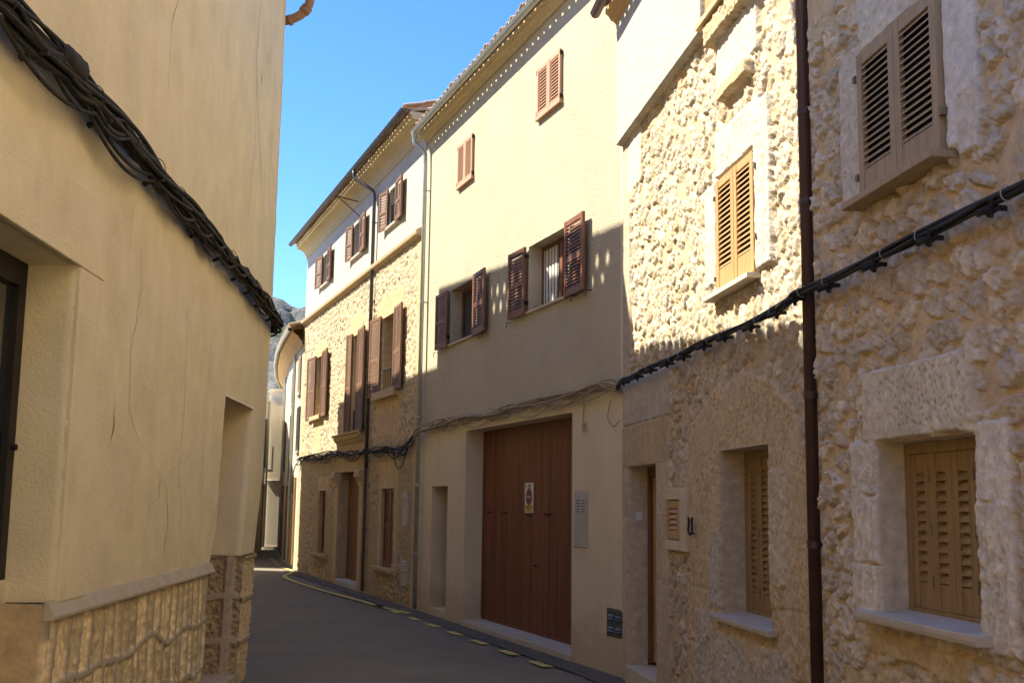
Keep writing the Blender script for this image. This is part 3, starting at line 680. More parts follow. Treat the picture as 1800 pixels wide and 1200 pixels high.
# ================================================================== GARAGE HOUSE (yellow, middle)
def garage_house():
    F = MID; root = thing('town_house', F.P(3.8, 0, 0), 'tall pale yellow rendered house with a wide brown wooden garage door', 'house')
    H = [(1.36, 5.20, 0.0, 2.75, .28), (6.03, 6.85, 0.0, 1.97, .30), (1.50, 2.78, 4.13, 4.97, .22), (4.85, 6.08, 4.13, 4.97, .22)]
    mb = wallface(MB(), F, 0, 7.6, 2.93, 7.84, H); mb.build('upper_wall', M['plaster_mid'], root)
    mb = wallface(MB(), F, 0, 7.6, 0, 2.93, H); mb.build('lower_wall', M['plaster_mid_low'], root)
    mb = MB(); mb.add([F.P(0, 0, 7.84), F.P(7.6, 0, 7.84), F.P(7.6, -.1, 7.84), F.P(0, -.1, 7.84)], [(0, 1, 2, 3)])
    body(F, 0, 7.6, 7.5, 7.84, M['plaster_mid_low'], root)
    # a repaired patch line on the lower right of the wall
    MB().box(F, .02, .10, -.01, .006, .1, 7.0).build('corner_bead', M['plaster_mid_low'], root)
    # eaves
    MB().prof(F, [(-.02, 7.80), (.03, 7.80), (.05, 7.82), (.05, 7.84), (.08, 7.86), (.12, 7.875), (.125, 7.90), (.155, 7.92), (.155, 7.95), (-.02, 7.95)], 0, 7.6).build('cornice', M['cornice'], root)
    tiles(F, 0, 7.62, .25, 7.985, .26, 1.25).build('roof_tiles', M['tile'], root)
    roof_slab(F, 0, 7.6, .14, -4.2, 7.93, .24, root)
    half_round(F, -.02, 7.60, .25, 7.945, .052).build('gutter', M['zinc'], root)
    dp = vpipe(F, 7.40, .085, .05, 7.25, .036, top=[(7.54, .25, 7.90), (7.54, .25, 7.74), (7.42, .09, 7.55)]).build('downpipe', M['zinc'], root, smooth=True)
    mb = MB(); mb.tube([F.P(7.54, .25, 7.92), F.P(7.54, .25, 7.80)], [.055, .036], 12); mb.build('funnel', M['zinc'], dp)
    brackets(F, 7.40, .085, (6.9, 5.0, 3.1, 2.0, .9), .036, 'zinc', dp)
    # windows with open shutters
    for (h, l1, l2, cur) in ((H[2], (2.79, 3.34), (.90, 1.49), True), (H[3], (6.09, 6.64), (4.27, 4.84), False)):
        shutter_window(F, root, (h[0], h[1], 4.13, 4.97, .20), [((l1[0], .03), (l1[1], .045), 4.10, 4.97), ((l2[0], .06), (l2[1], .03), 4.09, 4.985)],
                       sill=(h[0]-.02, h[1]+.02, 4.095, 4.13, .035), wood='wood_red', curtain=cur, slat=.04, rails_at=.47, sillmat='mares_pale', label='brown window with a white curtain and both shutters open' if cur else 'brown window with both shutters folded open')
    shutter_hinges(F, [(2.79, .05, 4.25), (2.79, .05, 4.85), (1.49, .06, 4.25), (1.49, .06, 4.85), (6.09, .05, 4.25), (4.84, .06, 4.25)], root)
    for a in (3.38, .85, 6.70, 4.5, 4.35, 1.25): MB().tube([F.P(a, 0, 4.08), F.P(a, .07, 4.07), F.P(a, .075, 4.0)], .006, 5).build('shutter_catch', M['iron'], root)
    # small closed louvred windows under the eaves
    for a0, a1, z0, z1 in ((5.07, 5.78, 6.53, 7.19), (1.72, 2.48, 6.58, 7.23)):
        win = MB().box(F, a0-.02, a1+.02, .0, .05, z0-.04, z0).build('window', M['wood_pink'], root, label='small high window closed by two pale red louvred shutters', bevel=.004); md = (a0+a1)/2
        for p, q in ((a0, md-.002), (md+.002, a1)):
            leaf_mesh(F, (p, .008), (q, .008), z0+.002, z1, th=.03, stile=.045, slat=.042, bottom=.05, topr=.05).build('shutter', M['wood_pink'], win)
        MB().box(F, a0+.02, a1-.02, .001, .006, z0+.02, z1-.02).build('room_shade_panel', M['inside'], win)  # thin dark sheet on the wall, painting the shade behind the slats
        shutter_hinges(F, [(a0-.005, .035, z1-.05), (a1+.005, .035, z1-.05), (a0-.005, .035, z0+.05), (a1+.005, .035, z0+.05)], win)
    # garage door
    h = H[0]; gd = MB(); n = 44; rr = random.Random(3)
    frame = MB().box(F, h[0], h[1], -.31, -.275, .09, .13).box(F, h[0], h[0]+.03, -.31, -.27, .13, 2.74).box(F, h[1]-.03, h[1], -.31, -.27, .13, 2.74)
    gate = frame.build('garage_door', M['wood_dark'], root, label='wide reddish brown garage door of narrow upright boards')
    for (y0, y1) in ((.13, 1.594), (1.598, 2.745)):
        p = MB()
        for i in range(n):
            a0 = h[0]+.03+(h[1]-h[0]-.06)*i/n; a1 = h[0]+.03+(h[1]-h[0]-.06)*(i+1)/n
            e = rr.uniform(0, .002); p.box(F, a0+.006, a1-.006, -.31, -.284+e, y0, y1)
        p.box(F, h[0]+.03, h[1]-.03, -.31, -.292, y0, y1)
        p.build('door_panel', M['wood_dark'], gate, bevel=.0)
    for a, hw, z in ((4.95, .07, 1.60), (4.3, .07, 1.60), (2.75, .08, 1.60), (3.38, .07, 1.575), (3.15, .04, .95)): MB().box(F, a-hw, a+hw, -.284, -.265, z-.025, z).build('latch', M['iron'], gate)
    back_panel(F, h[0], h[1], 0, 2.8, -.33, gate)
    MB().box(F, h[0]-.02, h[1]+.02, -.29, .03, 0, .075).box(F, h[0], h[1], -.30, -.04, .075, .09).build('doorstep', M['sill'], root, label='worn marble step of the garage', bevel=.006)
    # narrow door
    h = H[1]; d = MB().box(F, h[0], h[1], -.34, -.29, .12, 1.97).build('door', M['wood_dark'], root, label='narrow brown door deep in its recess')
    MB().box(F, h[0], h[0]+.05, -.29, -.27, .12, 1.97).build('door_frame', M['wood_red'], d)
    MB().box(F, h[0]+.001, h[1]-.001, -.29, .004, 0, .12).build('doorstep', M['mares_pale'], d, bevel=.005)
    meter_box(F, .93, 1.27, 1.25, 1.85, 0, root, 'box_grey', [(x, x+.09, z) for x in (.98, 1.12) for z in (1.64, 1.67, 1.70, 1.73, 1.76)], 'tall pale grey meter cabinet door')
    meter_box(F, .05, .42, .39, .65, 0, root, 'vent', [(x, x+.12, z) for x in (.09, .25) for z in (.43, .46, .55, .58)], 'dark galvanised grille low on the wall')
    # loose wire ends on the wall
    mb = MB(); mb.tube(smooth([tuple(F.P(*p)) for p in ((1.0, .02, 2.87), (.98, .03, 2.75), (1.0, .03, 2.64), (.97, .035, 2.58))]), .008, 6)
    mb.tube([F.P(.97, .035, 2.60), F.P(.97, .035, 2.50)], .018, 8); mb.build('loose_wire', M['cable_beige'], root); mb = MB()
    mb.tube(smooth([tuple(F.P(*p)) for p in ((.3, .03, 2.8), (.34, .04, 2.62), (.2, .04, 2.52), (.08, .03, 2.58))]), .007, 6)
    mb.build('loose_wire', M['cable_beige'], root)
garage_house()

# ================================================================== NO PARKING SIGN on the garage door
def text(name, body_, F, a, b, z, size, m, parent, sx=1.0):
    cu = bpy.data.curves.new(name, 'FONT'); cu.body = body_; cu.size = size; cu.align_x = 'CENTER'; cu.align_y = 'CENTER'; cu.extrude = .0008
    t0 = bpy.data.objects.new(name, cu); col.objects.link(t0); bpy.context.view_layer.update()
    me = bpy.data.meshes.new_from_object(t0.evaluated_get(bpy.context.evaluated_depsgraph_get())); bpy.data.objects.remove(t0)
    o = bpy.data.objects.new(name, me); col.objects.link(o); me.materials.clear(); me.materials.append(m); o.parent = parent
    X = Vector(-F.d); Zv = Vector((0, 0, 1)); Y = Vector(F.n)
    mm = Matrix((X*sx, Zv, Y)).transposed().to_4x4(); mm.translation = Vector(F.P(a, b, z))-Vector(rootloc(parent)); o.matrix_local = mm
    return o
def parking_sign():
    F = MID; root = thing('parking_sign', F.P(3.35, -.28, 1.62), 'white no-parking plate with blue and red disc and yellow strip on the brown garage door', 'sign')
    a0, a1, z0, z1, b = 3.22, 3.52, 1.60, 1.985, -.278
    MB().box(F, a0, a1, b, b+.006, z0, z1).build('plate', M['sign_white'], root)
    mc = (a0+a1)/2; zc = 1.805
    def disc(r, d0, d1, m, n=32): return MB().poly(F, [(mc+r*math.cos(2*math.pi*i/n), zc+r*math.sin(2*math.pi*i/n)) for i in range(n)], b+d0, b+d1).build(m[1], M[m[0]], root)
    disc(.112, .006, .0072, ('sign_red', 'red_ring')); disc(.088, .0072, .0082, ('sign_blue', 'blue_disc'))
    c = .088; w_ = .013
    MB().poly(F, [(mc+c*.70+w_, zc+c*.70-w_), (mc+c*.70-w_, zc+c*.70+w_), (mc-c*.70-w_, zc-c*.70+w_), (mc-c*.70+w_, zc-c*.70-w_)], b+.0082, b+.0090).build('red_bar', M['sign_red'], root)
    MB().box(F, a0+.02, a1-.02, b+.006, b+.0075, z0+.015, z0+.095).build('yellow_strip', M['sign_yellow'], root)
    MB().box(F, a1-.06, a1-.03, b+.006, b+.0075, z1-.07, z1-.025).build('crest', M['sign_blue'], root)
    text('lettering', "AJUNT'", F, mc-.02, b+.0068, z1-.032, .036, M['sign_text'], root)
    text('lettering', 'GUAL', F, mc-.02, b+.0068, z1-.060, .030, M['sign_text'], root)
    text('lettering', 'POLLENÇA', F, mc, b+.0093, zc, .030, M['sign_white'], root)
    text('lettering', 'GUAL PERM.', F, mc, b+.0078, z0+.074, .034, M['sign_text'], root)
    text('lettering', '2 439', F, mc, b+.0078, z0+.040, .028, M['sign_text'], root)
parking_sign()

# ================================================================== OLD STONE HOUSE further down (white top floor)
def old_house():
    F = FAR; root = thing('town_house', F.P(5.5, 0, 0), 'old rubble stone house with white top floor and brown open shutters beyond the yellow house', 'house')
    W = 11.0; X0 = 0.02
    ht = [(1.85, 2.45, 6.88, 7.60, .25), (4.72, 5.45, 6.88, 7.60, .25), (8.1, 8.75, 6.86, 7.60, .25)]
    hm = [(8.30, 9.10, 3.72, 5.15, .25), (4.60, 5.15, 3.15, 5.15, .25), (1.70, 2.70, 3.75, 5.16, .25)]
    hl = [(7.46, 8.25, .55, 1.96, .12), (4.10, 6.05, 0.0, 2.33, .19), (1.52, 2.38, .56, 1.96, .08)]
    mb = wallface(MB(), F, X0, W, 6.27, 8.4, ht); mb.build('upper_wall', M['plaster_white'], root)
    ochre = (.60, .45, .25); mort = (.60, .49, .30); sto = (.50, .42, .29)
    dres = [(.0, .32, 0, 6.25, .012, ochre), (10.7, 11.0, 0, 6.25, .012, ochre),
            (2.70, 2.95, 3.75, 5.3, .01, ochre), (1.2, 3.1, 5.14, 5.55, .012, ochre), (1.45, 1.70, 3.75, 5.3, .01, ochre), (1.3, 3.0, 2.85, 3.6, .01, ochre), (1.75, 2.65, 2.9, 3.65, .02, ochre),
            (5.15, 5.4, 3.1, 5.3, .01, ochre), (4.35, 4.60, 3.1, 5.3, .01, ochre), (4.3, 5.5, 5.14, 5.62, .012, ochre), (9.10, 9.35, 3.7, 5.3, .01, ochre), (8.05, 8.30, 3.7, 5.3, .01, ochre), (8.0, 9.4, 5.14, 5.5, .012, ochre),
            (8.35, 9.0, 2.9, 3.6, .012, ochre), (3.7, 6.5, 2.3, 3.1, .008, (.52, .39, .21)), (1.2, 2.7, 1.96, 2.45, .004, ochre), (1.25, 1.52, .5, 2.0, .004, ochre), (2.38, 2.62, .5, 2.0, .004, ochre), (7.2, 8.5, 1.96, 2.3, .004, ochre)]
    def fld(S, T):
        H, Cc = rubble(S, T, 3, a=.15, b=.115, mort=mort, stone=sto, hmax=.024, cover=.60)
        low = ss(2.95, 2.7, T+(fbm(S*2, T*2, 77)-.5)*.3)
        # lower storey: partly plastered over
        pl = low*ss(.40, .55, fbm(S*1.1, T*1.1, 78)); H = H*(1-.75*pl)+.012*pl; Cc = lerp(Cc, cc(S.shape, (.50, .385, .22)), pl*.75)
        Cc = Cc*(1-.12*low[..., None])
        for k, r in enumerate(dres):
            m = slab(S, T, r[:4], 200+k, .012); h, c = dressed(S, T, 300+k, r[4], r[5], pit=.4, rough=.012)
            H = H*(1-m)+h*m; Cc = lerp(Cc, c, m)
        return H, Cc
    cs = [h[0] for h in hm+hl]+[h[1] for h in hm+hl]; cz = [h[2] for h in hm+hl]+[h[3] for h in hm+hl]
    relief('stone_wall', F, merge_axis(X0, W, .022, cs), merge_axis(0, 6.26, .022, cz), fld, hm+hl, M['relief_far'], root, ends=(None, .25), jcol=(.50, .38, .22))
    body(F, X0, W, 7.5, 8.38, M['plaster_white'], root)
    MB().prof(F, [(-.02, 6.20), (.03, 6.20), (.05, 6.23), (.10, 6.25), (.11, 6.29), (.11, 6.32), (.03, 6.37), (-.02, 6.37)], .15, W+.05).build('stringcourse', M['mares'], root, bevel=.004)
    # deep plaster cove under the eaves
    pr = [(-.02, 7.96)]+[(.02+.02*0, 7.98)]+[(.03+.22*(1-math.cos(t)), 8.0+.22*math.sin(t)) for t in np.linspace(0, math.pi/2, 7)]+[(.27, 8.23), (.27, 8.28), (.30, 8.30), (.30, 8.34), (-.02, 8.34)]
    MB().prof(F, pr, X0, W+.1).build('cornice', M['cornice'], root)
    tiles(F, -.02, W+.15, .40, 8.375, .26, 1.4).build('roof_tiles', M['tile'], root)
    roof_slab(F, X0, W+.1, .29, -4.2, 8.34, .25, root)
    half_round(F, -.03, W+.2, .42, 8.36, .055).build('gutter', M['dark_metal'], root)
    dp = vpipe(F, 3.44, .07, 2.35, 7.75, .036, top=[(3.8, .42, 8.32), (3.8, .42, 8.18), (3.47, .09, 7.85)]).build('downpipe', M['dark_metal'], root, smooth=True)
    mb = MB(); mb.tube([F.P(3.44, .07, 2.5), F.P(3.44, .07, .05)], .03, 10); mb.build('lower_pipe', M['brown_metal'], dp)
    brackets(F, 3.44, .07, (7.2, 5.6, 4.0, 2.5, 1.2), .036, 'dark_metal', dp)
    # iron bracket under the eaves
    mb = MB(); q = [F.P(5.05, 0, 8.02), F.P(5.1, .52, 8.12)]; mb.tube(q, .012, 6); mb.tube([F.P(5.1, .46, 8.10), F.P(5.05, .0, 7.72)], .010, 6); mb.tube([F.P(5.05, .0, 7.72), F.P(5.05, .01, 7.60)], .01, 6)
    mb.build('iron_bracket', M['iron'], root)
    # top floor windows
    for h, ll, rl in ((ht[0], (2.46, 2.88), (1.30, 1.84)), (ht[1], (5.46, 5.86), (4.15, 4.71)), (ht[2], (8.76, 9.30), (7.58, 8.09))):
        shutter_window(F, root, h, [((ll[0], .02), (ll[1], .08), 6.86, 7.62), ((rl[0], .06), (rl[1], .03), 6.85, 7.62)], sill=(h[0]-.12, h[1]+.12, h[2]-.05, h[2], .06), wood='brown_paint', slat=.05, name='window', rail=(h is ht[0]), sillmat='plaster_white')
    for h, ll, rl, s_, sp in ((hm[0], (9.12, 9.90), (7.50, 8.28), (8.1, 9.3, 3.62, 3.72, .12), True), (hm[1], (5.16, 5.46), (3.86, 4.58), None, False), (hm[2], (2.72, 3.34), (1.02, 1.68), (1.35, 3.0, 3.60, 3.75, .12), True)):
        w_ = shutter_window(F, root, h, [((ll[0], .02), (ll[1], .07), h[2]-.06, h[3]+.05), ((rl[0], .07), (rl[1], .03), h[2]-.06, h[3]+.05)], sill=s_, wood='brown_paint', slat=.045, rail=(h is not hm[0]), sillmat='mares',
                            label='tall balcony door between two brown shutters' if h is hm[1] else None)
    # moulded slab under the balcony door
    MB().prof(F, [(-.02, 2.92), (.04, 2.92), (.06, 2.97), (.10, 2.99), (.12, 3.03), (.12, 3.07), (.16, 3.09), (.16, 3.12), (-.02, 3.12)], 4.0, 6.35).build('balcony_slab', M['mares'], root, bevel=.004)
    for h in (hl[0], hl[2]):
        w_ = MB().box(F, h[0], h[1], -h[4]-.04, -h[4], h[2], h[3]).build('window', M['wood_dark'], root, label='narrow ground floor window closed by a dark louvred shutter')
        md = (h[0]+h[1])/2
        for p, q in ((h[0]+.01, md), (md, h[1]-.01)): leaf_mesh(F, (p, -h[4]+.002), (q, -h[4]+.002), h[2]+.01, h[3]-.01, slat=.05, rails=(1.3,)).build('shutter', M['wood_dark'], w_)
        MB().prof(F, [(-h[4], h[2]-.12), (.03, h[2]-.12), (.06, h[2]-.07), (.12, h[2]-.06), (.13, h[2]), (-h[4], h[2])], h[0]-.3, h[1]+.3).build('sill', M['mares'], w_, bevel=.005)
    # street door between stone pilasters
    d = MB()
    for i in range(9):
        a0 = 4.12+1.92*i/9; d.box(F, a0+.004, a0+1.92/9-.004, -.25, -.19, .10, 2.33)
    d.box(F, 4.1, 6.05, -.26, -.20, .1, 2.33)
    dd = d.build('door', M['wood_plank'], root, label='brown plank street door between stone pilasters', bevel=.0)
    MB().box(F, 4.0, 6.05, -.22, .05, 0, .12).build('doorstep', M['plaster_white'], dd, bevel=.01)
    for a0, a1 in ((6.05, 6.36), (3.80, 4.10)):
        p = MB()
        for k in range(5): p.box(F, a0, a1, -.02, .045, .02+k*.40, .41+k*.40)
        p.box(F, a0+.002, a1-.002, -.02, .04, 0, 2.03)
        p.prof(F, [(-.02, 2.02), (.05, 2.02), (.07, 2.06), (.07, 2.10), (.12, 2.17), (.15, 2.20), (.15, 2.30), (.12, 2.34), (-.02, 2.34)], a0-.04, a1+.04).build('pilaster', M['mares'], root, bevel=.008)
    meter_box(F, .50, .80, 1.33, 1.88, .03, root, 'box_grey', [(.56, .74, z) for z in (1.68, 1.72, 1.76, 1.80)], 'upper pale grey meter cabinet')
    meter_box(F, .45, .82, .34, .74, .03, root, 'box_grey', [(.52, .76, z) for z in (.58, .62, .66)], 'lower pale grey meter cabinet')
old_house()

# ================================================================== PEBBLE STONE HOUSE (right, with the dark doorway)
MORT = (.56, .435, .275); STN = (.55, .475, .36); PALE = (.54, .50, .42); OCH = (.62, .48, .29)
def stone_house_a():
    F = FA; root = thing('stone_house', F.P(-2.5, 0, 0), 'rubble stone house with white plastered top corner, pale door surround and honey shutters', 'house')
    holes = [(-1.32, -.22, .0, 2.09, .17, (.60, .50, .35)), (-4.17, -3.13, .93, 2.12, .17, (.60, .50, .34)), ]
    def arch(S): return 2.12+.50*np.sqrt(np.clip(1-((S+3.5)/1.22)**2, 0, 1))
    def fld(S, T):
        H, Cc = rubble(S, T, 11, a=.150, b=.150, mort=MORT, stone=STN, hmax=.026, cover=.54)
        # rough sandstone round the lower window, an old arch
        w_ = (fbm(S*4, T*4, 400)-.5)*.16
        ins = ss(.03, -.03, T+w_-arch(S))*ss(-2.28, -2.36, S+w_)*ss(-4.85, -4.78, S+w_*.2)
        basem = ss(1.10, .98, T+w_)*ss(-2.2, -2.35, S+w_)
        ins = np.maximum(ins, basem)
        h, c = dressed(S, T, 410, .028, OCH, pit=.9, rough=.016)
        # joints between its blocks
        row = np.floor(T/.42+.3*np.floor(S)); jx = np.abs(np.mod(S+.27*row, .62)-.31); jz = np.abs(np.mod(T+.03*np.sin(S*3), .42)-.21)
        jm = np.maximum(1-ss(.004, .016, jz), 1-ss(.004, .016, jx))*ss(1.15, 1.0, T+w_)
        vr = np.abs(S+3.5)/np.maximum(T-.6, .3); jr = (1-ss(.003, .014, np.abs(np.mod(vr*2.3, .6)-.3)*.5))*ss(1.9, 2.0, T)*.6
        jm = np.maximum(jm, jr); h = h-.012*jm; c = lerp(c, cc(S.shape, (.60, .47, .30)), jm*.6)
        rb = ss(1.0, .9, T)*.5; h = h+rb*(fbm(S*22, T*22, 415, 4)-.5)*.05
        H = H*(1-ins)+h*ins; Cc = lerp(Cc, c, ins)
        D = [(-1.73, .1, -.1, 2.10, .034, (.56, .455, .30), 0, .002), (-1.73, .1, 2.09, 2.50, .034, (.55, .42, .245), 0, .002), (-1.76, .1, 2.50, 2.93, .030, (.52, .47, .38), 0, .003),
             (-.30, .1, 2.9, 5.55, .030, (.50, .42, .30), 0, .006), (-.75, -.2, 4.9, 5.5, .025, (.62, .55, .42), .4, .012),
             (-3.13, -2.86, 3.40, 4.20, .035, PALE, .2, .012), (-4.07, -3.17, 3.28, 4.20, .0, PALE, 0, .0), (-4.15, -3.17, 4.19, 4.55, .045, PALE, .3, .014), (-4.33, -4.02, 3.31, 4.50, .045, PALE, .5, .014),
             (-4.12, -3.22, 4.88, 5.28, .04, PALE, .2, .012), (-4.0, -3.35, 4.76, 4.87, .085, (.60, .45, .25), 0, .012), (-4.6, -3.1, 5.28, 5.46, .11, (.58, .45, .27), .8, .03),
             (-3.13, -2.85, .95, 1.55, .035, PALE, .6, .02), (-3.10, -2.90, 1.5, 2.0, .04, OCH, .6, .02), (-4.55, -4.17, 1.2, 1.95, .035, (.62, .52, .36), .8, .02), (-2.95, -2.5, .35, .92, .04, (.60, .53, .42), .8, .03), (-3.75, -3.05, .3, .80, .045, (.60, .53, .42), 1, .03), (-4.5, -3.85, .25, .8, .04, (.58, .50, .38), 1, .03)]
        for k, r in enumerate(D):
            m = slab(S, T, r[:4], 500+3*k, .02 if r[7] > .01 else .003); h, c = dressed(S, T, 600+7*k, r[4], r[5], pit=r[6], rough=r[7])
            if k < 4:
                jj = np.zeros(S.shape)
                for z in (.55, 1.07, 1.62, 2.09, 2.50): jj = np.maximum(jj, 1-ss(.002, .006, np.abs(T-z)))
                for x in (-.55, -1.05): jj = np.maximum(jj, (1-ss(.002, .006, np.abs(S-x+(.2 if k == 2 else 0))))*(T > 2.1))
                h = h-.004*jj; c = c*(1-.18*jj[..., None])
                blk = rnd(np.floor(S/.5), np.floor(T/.53), 88); c = c*(.92+.16*blk)[..., None]
            H = H*(1-m)+h*m; Cc = lerp(Cc, c, m)
        # white plaster over the top left corner, with a hard lower lip
        pm = ss(5.475, 5.485, T)*ss(-3.02, -3.0, S); H = H*(1-pm)+.10*pm+pm*(fbm(S*3, T*3, 9)-.5)*.008
        Cc = lerp(Cc, cc(S.shape, (.51, .48, .41))*(1-.08*fbm(S*3, T*3, 10))[..., None], pm)
        return H, Cc
    A = merge_axis(-5.36, 0, .0115, [-4.17, -3.13, -1.32, -.22]); Z = merge_axis(0, 7.0, .0115, [2.09, .93, 2.12], (0, 6.2, .05))
    relief('wall', F, A, Z, fld, holes, M['relief'], root, ends=(None, .2))
    body(F, -5.36, 0, 7.5, 7.0, M['plaster_white'], root)
    # eaves
    MB().prof(F, [(.05, 6.80), (.09, 6.80), (.11, 6.84), (.13, 6.86), (.16, 6.87), (.18, 6.91), (.20, 6.93), (.22, 6.94), (.22, 6.99), (.05, 6.99)], -5.2, .0).build('cornice', M['cornice_ochre'], root)
    tiles(F, -5.2, .02, .32, 7.03, .26, 1.25).build('roof_tiles', M['tile'], root)
    roof_slab(F, -5.2, 0, .20, -4.2, 6.99, .24, root)
    half_round(F, -5.2, .05, .32, 6.96, .052).build('gutter', M['brown_metal'], root)
    # brown downpipe at the joint of the two stone houses
    dp = vpipe(F, -5.15, .125, 0, 6.7, .037, top=[(-5.15, .32, 6.95), (-5.15, .32, 6.85)]).build('downpipe', M['brown_metal'], root, smooth=True, label='long dark brown downpipe between the two stone houses')
    brackets(F, -5.15, .125, (4.05, 3.5, 2.35, 1.50), .037, 'brown_metal', dp)
    # doorway: half-glazed door with a lace curtain, panelled below
    fr = MB(); h = holes[0]
    fr.box(F, -.30, -.22, -.26, -.17, .20, 2.09).box(F, -1.32, -.30, -.26, -.17, 2.00, 2.09).box(F, -1.32, -1.25, -.26, -.17, .20, 2.0)
    d = fr.build('door', M['wood_plank'], root, label='honey brown half-glazed door with a white curtain', bevel=.004)
    lf = MB()
    for a0, a1 in ((-.77, -.305), (-1.245, -.78)):
        lf.box(F, a1-.07, a1, -.25, -.205, .21, 1.99).box(F, a0, a0+.07, -.25, -.205, .21, 1.99).box(F, a0+.07, a1-.07, -.25, -.207, .21, .32).box(F, a0+.07, a1-.07, -.25, -.207, .82, .94).box(F, a0+.07, a1-.07, -.25, -.207, 1.88, 1.99)
        lf.box(F, a0+.07, a1-.07, -.245, -.23, .32, .82).box(F, a0+.12, a1-.12, -.23, -.216, .38, .76)
    lf.build('door_leaf', M['wood_honey'], d, bevel=.004)
    MB().box(F, -1.24, -.31, -.238, -.234, .94, 1.88).build('pane', M['glass'], d)
    mb = MB(); P = []; n = 60
    for i in range(n+1):
        a = -1.23+.91*i/n
        for z in (.94, 1.72): P.append(F.P(a, -.231+.004*math.sin(i*1.7), z))
    mb.add(P, [(2*i, 2*i+2, 2*i+3, 2*i+1) for i in range(n)]); mb.build('curtain', M['curtain'], d)
    MB().tube([F.P(-.81, -.20, 1.05), F.P(-.81, -.15, 1.05), F.P(-.72, -.15, 1.05)], .010, 8).build('handle', M['zinc'], d)
    back_panel(F, -1.4, -.1, 0, 2.2, -.5, d, 'room_shade_panel')
    MB().box(F, -1.36, -.19, -.30, .055, 0, .17).build('doorstep', M['mares_pale'], d, bevel=.006)
    mb = MB().box(F, -.235, -.222, -.115, -.055, 1.56, 1.65); mb.add(*[[], []]) if False else None
    sw = mb.build('doorbell', M['white_plastic'], root, bevel=.003); MB().box(F, -.242, -.234, -.105, -.065, 1.575, 1.635).build('button', M['white_plastic'], sw, bevel=.003)
    # meter niche: pale stone frame with a little louvred wooden door
    st = MB().box(F, -2.34, -2.16, .0, .058, 1.34, 1.86).box(F, -2.16, -1.70, .0, .0578, 1.76, 1.86).box(F, -2.16, -1.70, .0, .0578, 1.34, 1.42).build('meter_niche', M['mares_pale'], root, label='pale stone meter niche with a small louvred wooden door', bevel=.006)
    leaf_mesh(F, (-2.14, .02), (-1.72, .02), 1.43, 1.75, th=.03, stile=.085, slat=.045, bottom=.075, topr=.06).build('niche_door', M['wood_honey'], st)
    MB().box(F, -2.05, -1.81, .021, .024, 1.5, 1.7).build('slot_shade', M['slot_shade'], st)
    mb = MB(); mb.tube([F.P(-1.755, .054, 1.54), F.P(-1.755, .054, 1.60)], .008, 6); mb.build('handle', M['zinc'], st)
    # shutters of the first floor
    win = MB().box(F, -4.06, -3.18, -.01, .02, 3.30, 4.19).build('window', M['wood_honey'], root, label='first floor window closed by two honey wood louvred shutters over a stone sill', bevel=.003)
    for p, q in ((-4.035, -3.625), (-3.615, -3.205)): leaf_mesh(F, (p, .021), (q, .021), 3.315, 4.17, th=.032, stile=.062, slat=.038, bottom=.16, topr=.06).build('shutter', M['wood_honey'], win)
    MB().box(F, -3.98, -3.26, .021, .025, 3.47, 4.1).build('slot_shade', M['slot_shade'], win)  # dark sheet paints the shade seen between the slats
    MB().box(F, -4.05, -3.02, .0, .11, 3.262, 3.30).build('sill', M['sill'], win, bevel=.004)
    for a, z in ((-3.17, 4.05), (-4.07, 4.05), (-3.17, 3.42), (-4.07, 3.55)): MB().box(F, a-.014, a+.014, .0, .06, z-.016, z+.016).build('hinge', M['hinge'], win)
    # shutters of the ground floor window
    shutterset(F, root, (-4.17, -3.13, .93, 2.12), -.17, 4, 'ground floor window with narrow folding honey wood shutters and a grey sill')
    MB().prof(F, [(-.17, .905), (.085, .885), (.09, .91), (.09, .925), (-.17, .945)], -4.27, -3.07).build('sill', M['sill'], root, bevel=.004, label='grey limestone sill under the ground floor window')
    # window at the very top
    MB().box(F, -4.6, -3.0, .0, .14, 5.47, 5.52).build('upper_sill', M['mares'], root, bevel=.005)
    w2 = MB().box(F, -4.5, -3.2, .08, .12, 5.53, 6.6).build('window', M['wood_honey'], root, label='honey wood shutters of the top window, cut by the frame', bevel=.004)
    return root
def shutterset(F, root, hole, b, n, label):
    a0, a1, z0, z1 = hole; fw = .05
    fr = MB().box(F, a0, a0+fw, b-.05, b, z0, z1).box(F, a1-fw, a1, b-.05, b, z0, z1).box(F, a0+fw, a1-fw, b-.05, b-.001, z1-.055, z1).box(F, a0+fw, a1-fw, b-.05, b-.001, z0, z0+.04)
    w_ = fr.build('window', M['wood_amber'], root, label=label, bevel=.003)
    W = (a1-a0-2*fw)/n
    for i in range(n):
        p = a0+fw+W*i+.0015; q = p+W-.003
        leaf_mesh(F, (p, b-.034), (q, b-.034), z0+.042, z1-.057, th=.028, stile=W*.27, slat=.046, bottom=.12, topr=.09).build('shutter', M['wood_amber'], w_)
    MB().box(F, a0+fw, a1-fw, b-.036, b-.033, z0+.1, z1-.1).build('room_shade_panel', M['slot_shade'], w_)  # dark sheet close behind the leaves, standing in for shade
    for i in range(n):
        if i == 2: continue
        a = a0+fw+W*i
        for z in (z1-.16, (z0+z1)/2, z0+.17): MB().tube([F.P(a, b-.004, z-.03), F.P(a, b-.004, z+.03)], .006, 6).build('hinge', M['hinge'], w_)
    return w_
ra = stone_house_a()

